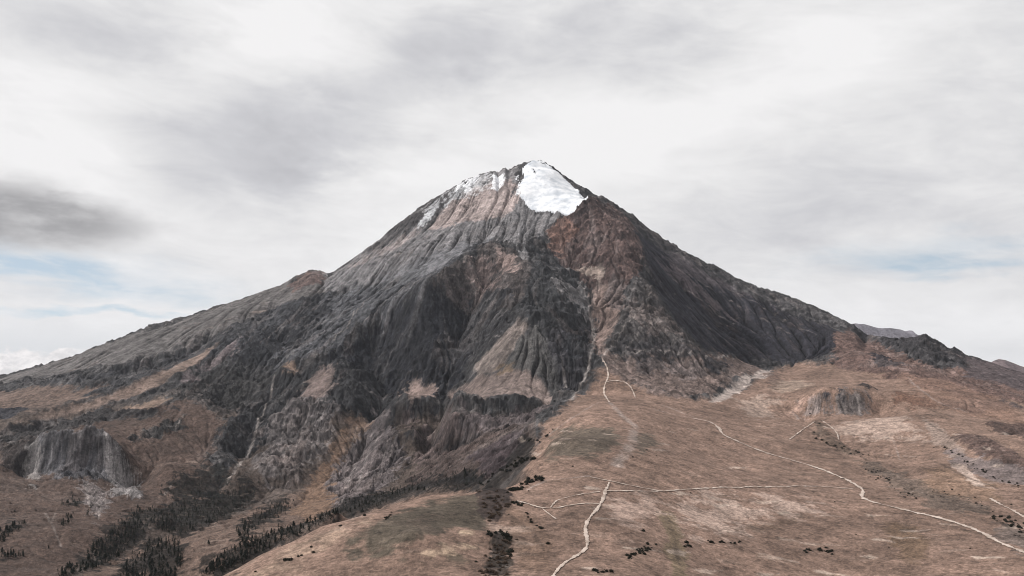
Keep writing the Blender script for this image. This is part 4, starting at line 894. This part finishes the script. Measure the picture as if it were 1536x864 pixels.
# ------------------------------------------------------------------ sky with thin overcast (world shader)
SUN_EL=math.radians(41); SUN_AZ=math.radians(-82)      # azimuth from +Y towards +X
w=bpy.data.worlds.new('World'); sc.world=w; w.use_nodes=True; nt=w.node_tree; N=nt.nodes; K=nt.links; N.clear()
out=N.new('ShaderNodeOutputWorld'); bg=N.new('ShaderNodeBackground'); K.new(bg.outputs[0],out.inputs[0]); bg.inputs['Strength'].default_value=.1
sk=N.new('ShaderNodeTexSky'); sk.sky_type='NISHITA'; sk.sun_disc=False; sk.sun_elevation=SUN_EL; sk.sun_rotation=SUN_AZ; sk.altitude=4000; sk.air_density=1.0; sk.dust_density=1.5
def mth(op,a,b=None,c=None,clamp=False):
    n=N.new('ShaderNodeMath'); n.operation=op; n.use_clamp=clamp
    for k,x in enumerate((a,b,c)):
        if x is None: continue
        if isinstance(x,(int,float)): n.inputs[k].default_value=x
        else: K.new(x,n.inputs[k])
    return n.outputs[0]
def mrange(x,a,b,c,d,sm=True):
    n=N.new('ShaderNodeMapRange'); n.interpolation_type='SMOOTHSTEP' if sm else 'LINEAR'
    K.new(x,n.inputs['Value']); n.inputs['From Min'].default_value=a; n.inputs['From Max'].default_value=b; n.inputs['To Min'].default_value=c; n.inputs['To Max'].default_value=d; return n.outputs['Result']
tc=N.new('ShaderNodeTexCoord'); sx=N.new('ShaderNodeSeparateXYZ'); K.new(tc.outputs['Generated'],sx.inputs[0]); X,Y,Zc=sx.outputs
az=mth('ARCTAN2',X,Y); el=mth('ARCSINE',Zc)
def noise(vec,scale,det,rough=.55,dist=0):
    n=N.new('ShaderNodeTexNoise'); n.inputs['Scale'].default_value=scale; n.inputs['Detail'].default_value=det; n.inputs['Roughness'].default_value=rough; n.inputs['Distortion'].default_value=dist; K.new(vec,n.inputs['Vector']); return n.outputs['Fac']
def comb(a,b,c=0.):
    n=N.new('ShaderNodeCombineXYZ')
    for k,x in enumerate((a,b,c)):
        if isinstance(x,(int,float)): n.inputs[k].default_value=x
        else: K.new(x,n.inputs[k])
    return n.outputs[0]
den=mth('ADD',mth('MAXIMUM',Zc,0.0),.16)
pl=comb(mth('DIVIDE',X,den),mth('DIVIDE',Y,den))
nA=noise(pl,.55,7,.5,.3); 
wv=comb(az,mth('MULTIPLY',el,2.4),0.); nW=noise(wv,7,5,.6); nW2=noise(comb(az,mth('MULTIPLY',el,2.4),7.7),7,5,.6); nH=noise(comb(mth('MULTIPLY',az,.6),mth('MULTIPLY',el,5.),3.),6,6,.55)
azd=mth('ADD',az,mth('MULTIPLY',mth('SUBTRACT',nW,.5),.13)); eld=mth('ADD',el,mth('MULTIPLY',mth('SUBTRACT',nW2,.5),.06))
def ang(u,v):
    x,y,z=S(u),1.0,T(v); return math.atan2(x,y),math.atan2(z,math.hypot(x,y))
def blob(u,v,ru,rv,rot=0.,lo=0.,hi=1.,a=None,e=None):
    ca,ce=ang(u,v); a=a or azd; e=e or eld; ra=ru/F; re=rv/F
    da=mth('SUBTRACT',a,ca); de=mth('SUBTRACT',e,ce); c,s=math.cos(rot),math.sin(rot)
    p=mth('ADD',mth('MULTIPLY',da,c/ra),mth('MULTIPLY',de,s/ra)); q=mth('ADD',mth('MULTIPLY',da,-s/re),mth('MULTIPLY',de,c/re))
    d=mth('SQRT',mth('ADD',mth('MULTIPLY',p,p),mth('MULTIPLY',q,q)))
    return mrange(d,lo,hi,1,0)
# brightness of the cloud sheet
br=mth('ADD',.80,mth('MULTIPLY',mth('SUBTRACT',nA,.5),.42)); br=mth('ADD',br,mth('MULTIPLY',mth('SUBTRACT',nW,.5),.20)); nF=noise(comb(mth('ADD',mth('MULTIPLY',az,.8),mth('MULTIPLY',el,.7)),mth('MULTIPLY',el,2.1),1.3),11,8,.62,.4); br=mth('ADD',br,mth('MULTIPLY',mth('SUBTRACT',nF,.5),.30)); br=mth('ADD',br,.035)
for (u,v,ru,rv,rot,k) in [(640,95,150,70,.35,-.17),(880,60,260,70,-.05,-.15),(420,215,190,110,.1,-.20),(430,265,110,40,0,-.12),(170,50,240,60,-.1,-.12),(220,215,130,80,0,-.10),
                          (1300,250,420,110,.2,-.08),(1150,350,260,60,.1,-.05),(80,240,150,90,-.3,.12),(330,110,300,50,.25,.10),(620,270,200,60,0,.07),(430,40,120,60,.5,.10),(1130,140,360,60,.25,.07),(900,210,220,60,.1,.06),(60,345,220,40,0,.10),(1500,60,250,120,0,-.05)]:
    br=mth('ADD',br,mth('MULTIPLY',blob(u,v,ru*1.25,rv*1.35,rot),k*1.0))
br=mth('MULTIPLY_ADD',mth('SUBTRACT',br,.80),1.5,.815)
cr=N.new('ShaderNodeValToRGB'); K.new(br,cr.inputs['Fac']); E=cr.color_ramp.elements; E[0].position=.3; E[0].color=(.42,.42,.45,1); E[1].position=.98; E[1].color=(.90,.892,.895,1)
e=E.new(.62); e.color=(.62,.62,.645,1); e=E.new(.82); e.color=(.80,.795,.80,1)
# dark scrap of low cloud at left
def mixc(fac,a,b):
    n=N.new('ShaderNodeMix'); n.data_type='RGBA'; K.new(fac,n.inputs['Factor'])
    for nm,x in (('A',a),('B',b)):
        if isinstance(x,tuple): n.inputs[nm].default_value=x
        else: K.new(x,n.inputs[nm])
    return n.outputs['Result']
col=cr.outputs['Color']
scrap=mth('MULTIPLY',mth('MAXIMUM',blob(75,328,165,50,-.04,.25,1.),blob(-30,316,180,66,0,.25,1.)),mrange(nW,.30,.55,.55,1))
col=mixc(mth('MULTIPLY',scrap,.95),col,(.33,.325,.335,1))
# gaps where the blue sky shows, streaked by thin bands
band=mth('MULTIPLY',mrange(nH,.40,.62,1,.2),mrange(nF,.35,.62,1,.35))
gap=mth('MAXIMUM',mth('MAXIMUM',blob(80,408,330,44,-.06,.1,1.,),blob(90,466,230,9,0,.2,1.)),mth('MAXIMUM',blob(1400,380,270,42,.05,.1,1.),blob(1400,404,220,22,.0,.2,1.)))
gap=mth('MAXIMUM',gap,mth('MULTIPLY',mrange(el,-.02,.10,1,0),0.0))
gap=mth('MULTIPLY',mth('MULTIPLY',gap,band),1.25,None,True)
scl=N.new('ShaderNodeVectorMath'); scl.operation='SCALE'; K.new(col,scl.inputs[0]); scl.inputs['Scale'].default_value=10.0   # background strength is .1
skyc=mixc(gap,scl.outputs[0],None) if False else None
addv=N.new('ShaderNodeVectorMath'); addv.operation='MULTIPLY_ADD'; K.new(sk.outputs[0],addv.inputs[0]); addv.inputs[1].default_value=(.35,.35,.35); addv.inputs[2].default_value=(3.9,4.45,4.7)
final=mixc(gap,scl.outputs[0],addv.outputs[0])
# low cumulus tops above the left horizon
cum=noise(comb(mth('MULTIPLY',az,1.),mth('MULTIPLY',el,1.2),5.),26,6,.6)
ctop=mth('ADD',ang(60,522)[1],mth('MULTIPLY',mth('SUBTRACT',cum,.5),.05))
cm=mth('MULTIPLY',mrange(mth('SUBTRACT',ctop,el),0,.006,0,1),mth('MULTIPLY',mrange(az,ang(130,0)[0]-.03,ang(130,0)[0]+.02,1,0),.95))
low=mth('MULTIPLY',mrange(el,.0,.07,.8,0),mrange(az,-.3,.1,1,.4)); final=mixc(low,final,(6.7,6.95,7.2,1)); cshade=mixc(mrange(noise(comb(az,mth('MULTIPLY',el,1.5),9.),60,5,.6),.35,.65,0,1),(7.3,7.1,7.1,1),(9.9,9.5,9.4,1)); final=mixc(cm,final,cshade)
K.new(final,bg.inputs['Color'])
w.cycles.sampling_method='MANUAL'; w.cycles.sample_map_resolution=512
# ------------------------------------------------------------------ sun
sl=bpy.data.lights.new('sun','SUN'); sl.energy=3.9; sl.angle=math.radians(5); sl.color=(1,.97,.94); so=bpy.data.objects.new('sun',sl); C.objects.link(so)
from mathutils import Vector
d=Vector((math.sin(SUN_AZ)*math.cos(SUN_EL),math.cos(SUN_AZ)*math.cos(SUN_EL),math.sin(SUN_EL))); so.rotation_euler=d.to_track_quat('Z','Y').to_euler()
# ------------------------------------------------------------------ camera
cam=bpy.data.cameras.new('camera'); co=bpy.data.objects.new('camera',cam); C.objects.link(co); sc.camera=co
co.location=(0,0,0); co.rotation_euler=(math.radians(90),0,0); cam.sensor_width=36; cam.lens=36*F/1536.; cam.shift_y=(HV-432)/1536.; cam.clip_start=1; cam.clip_end=120000
sc.view_settings.view_transform='Standard'; sc.view_settings.look='None'; sc.view_settings.gamma=1; sc.view_settings.exposure=0
sc.render.engine='CYCLES'; sc.render.resolution_x=1024; sc.render.resolution_y=576
sc.cycles.filter_width=1.0; sc.cycles.volume_bounces=1; sc.cycles.max_bounces=5
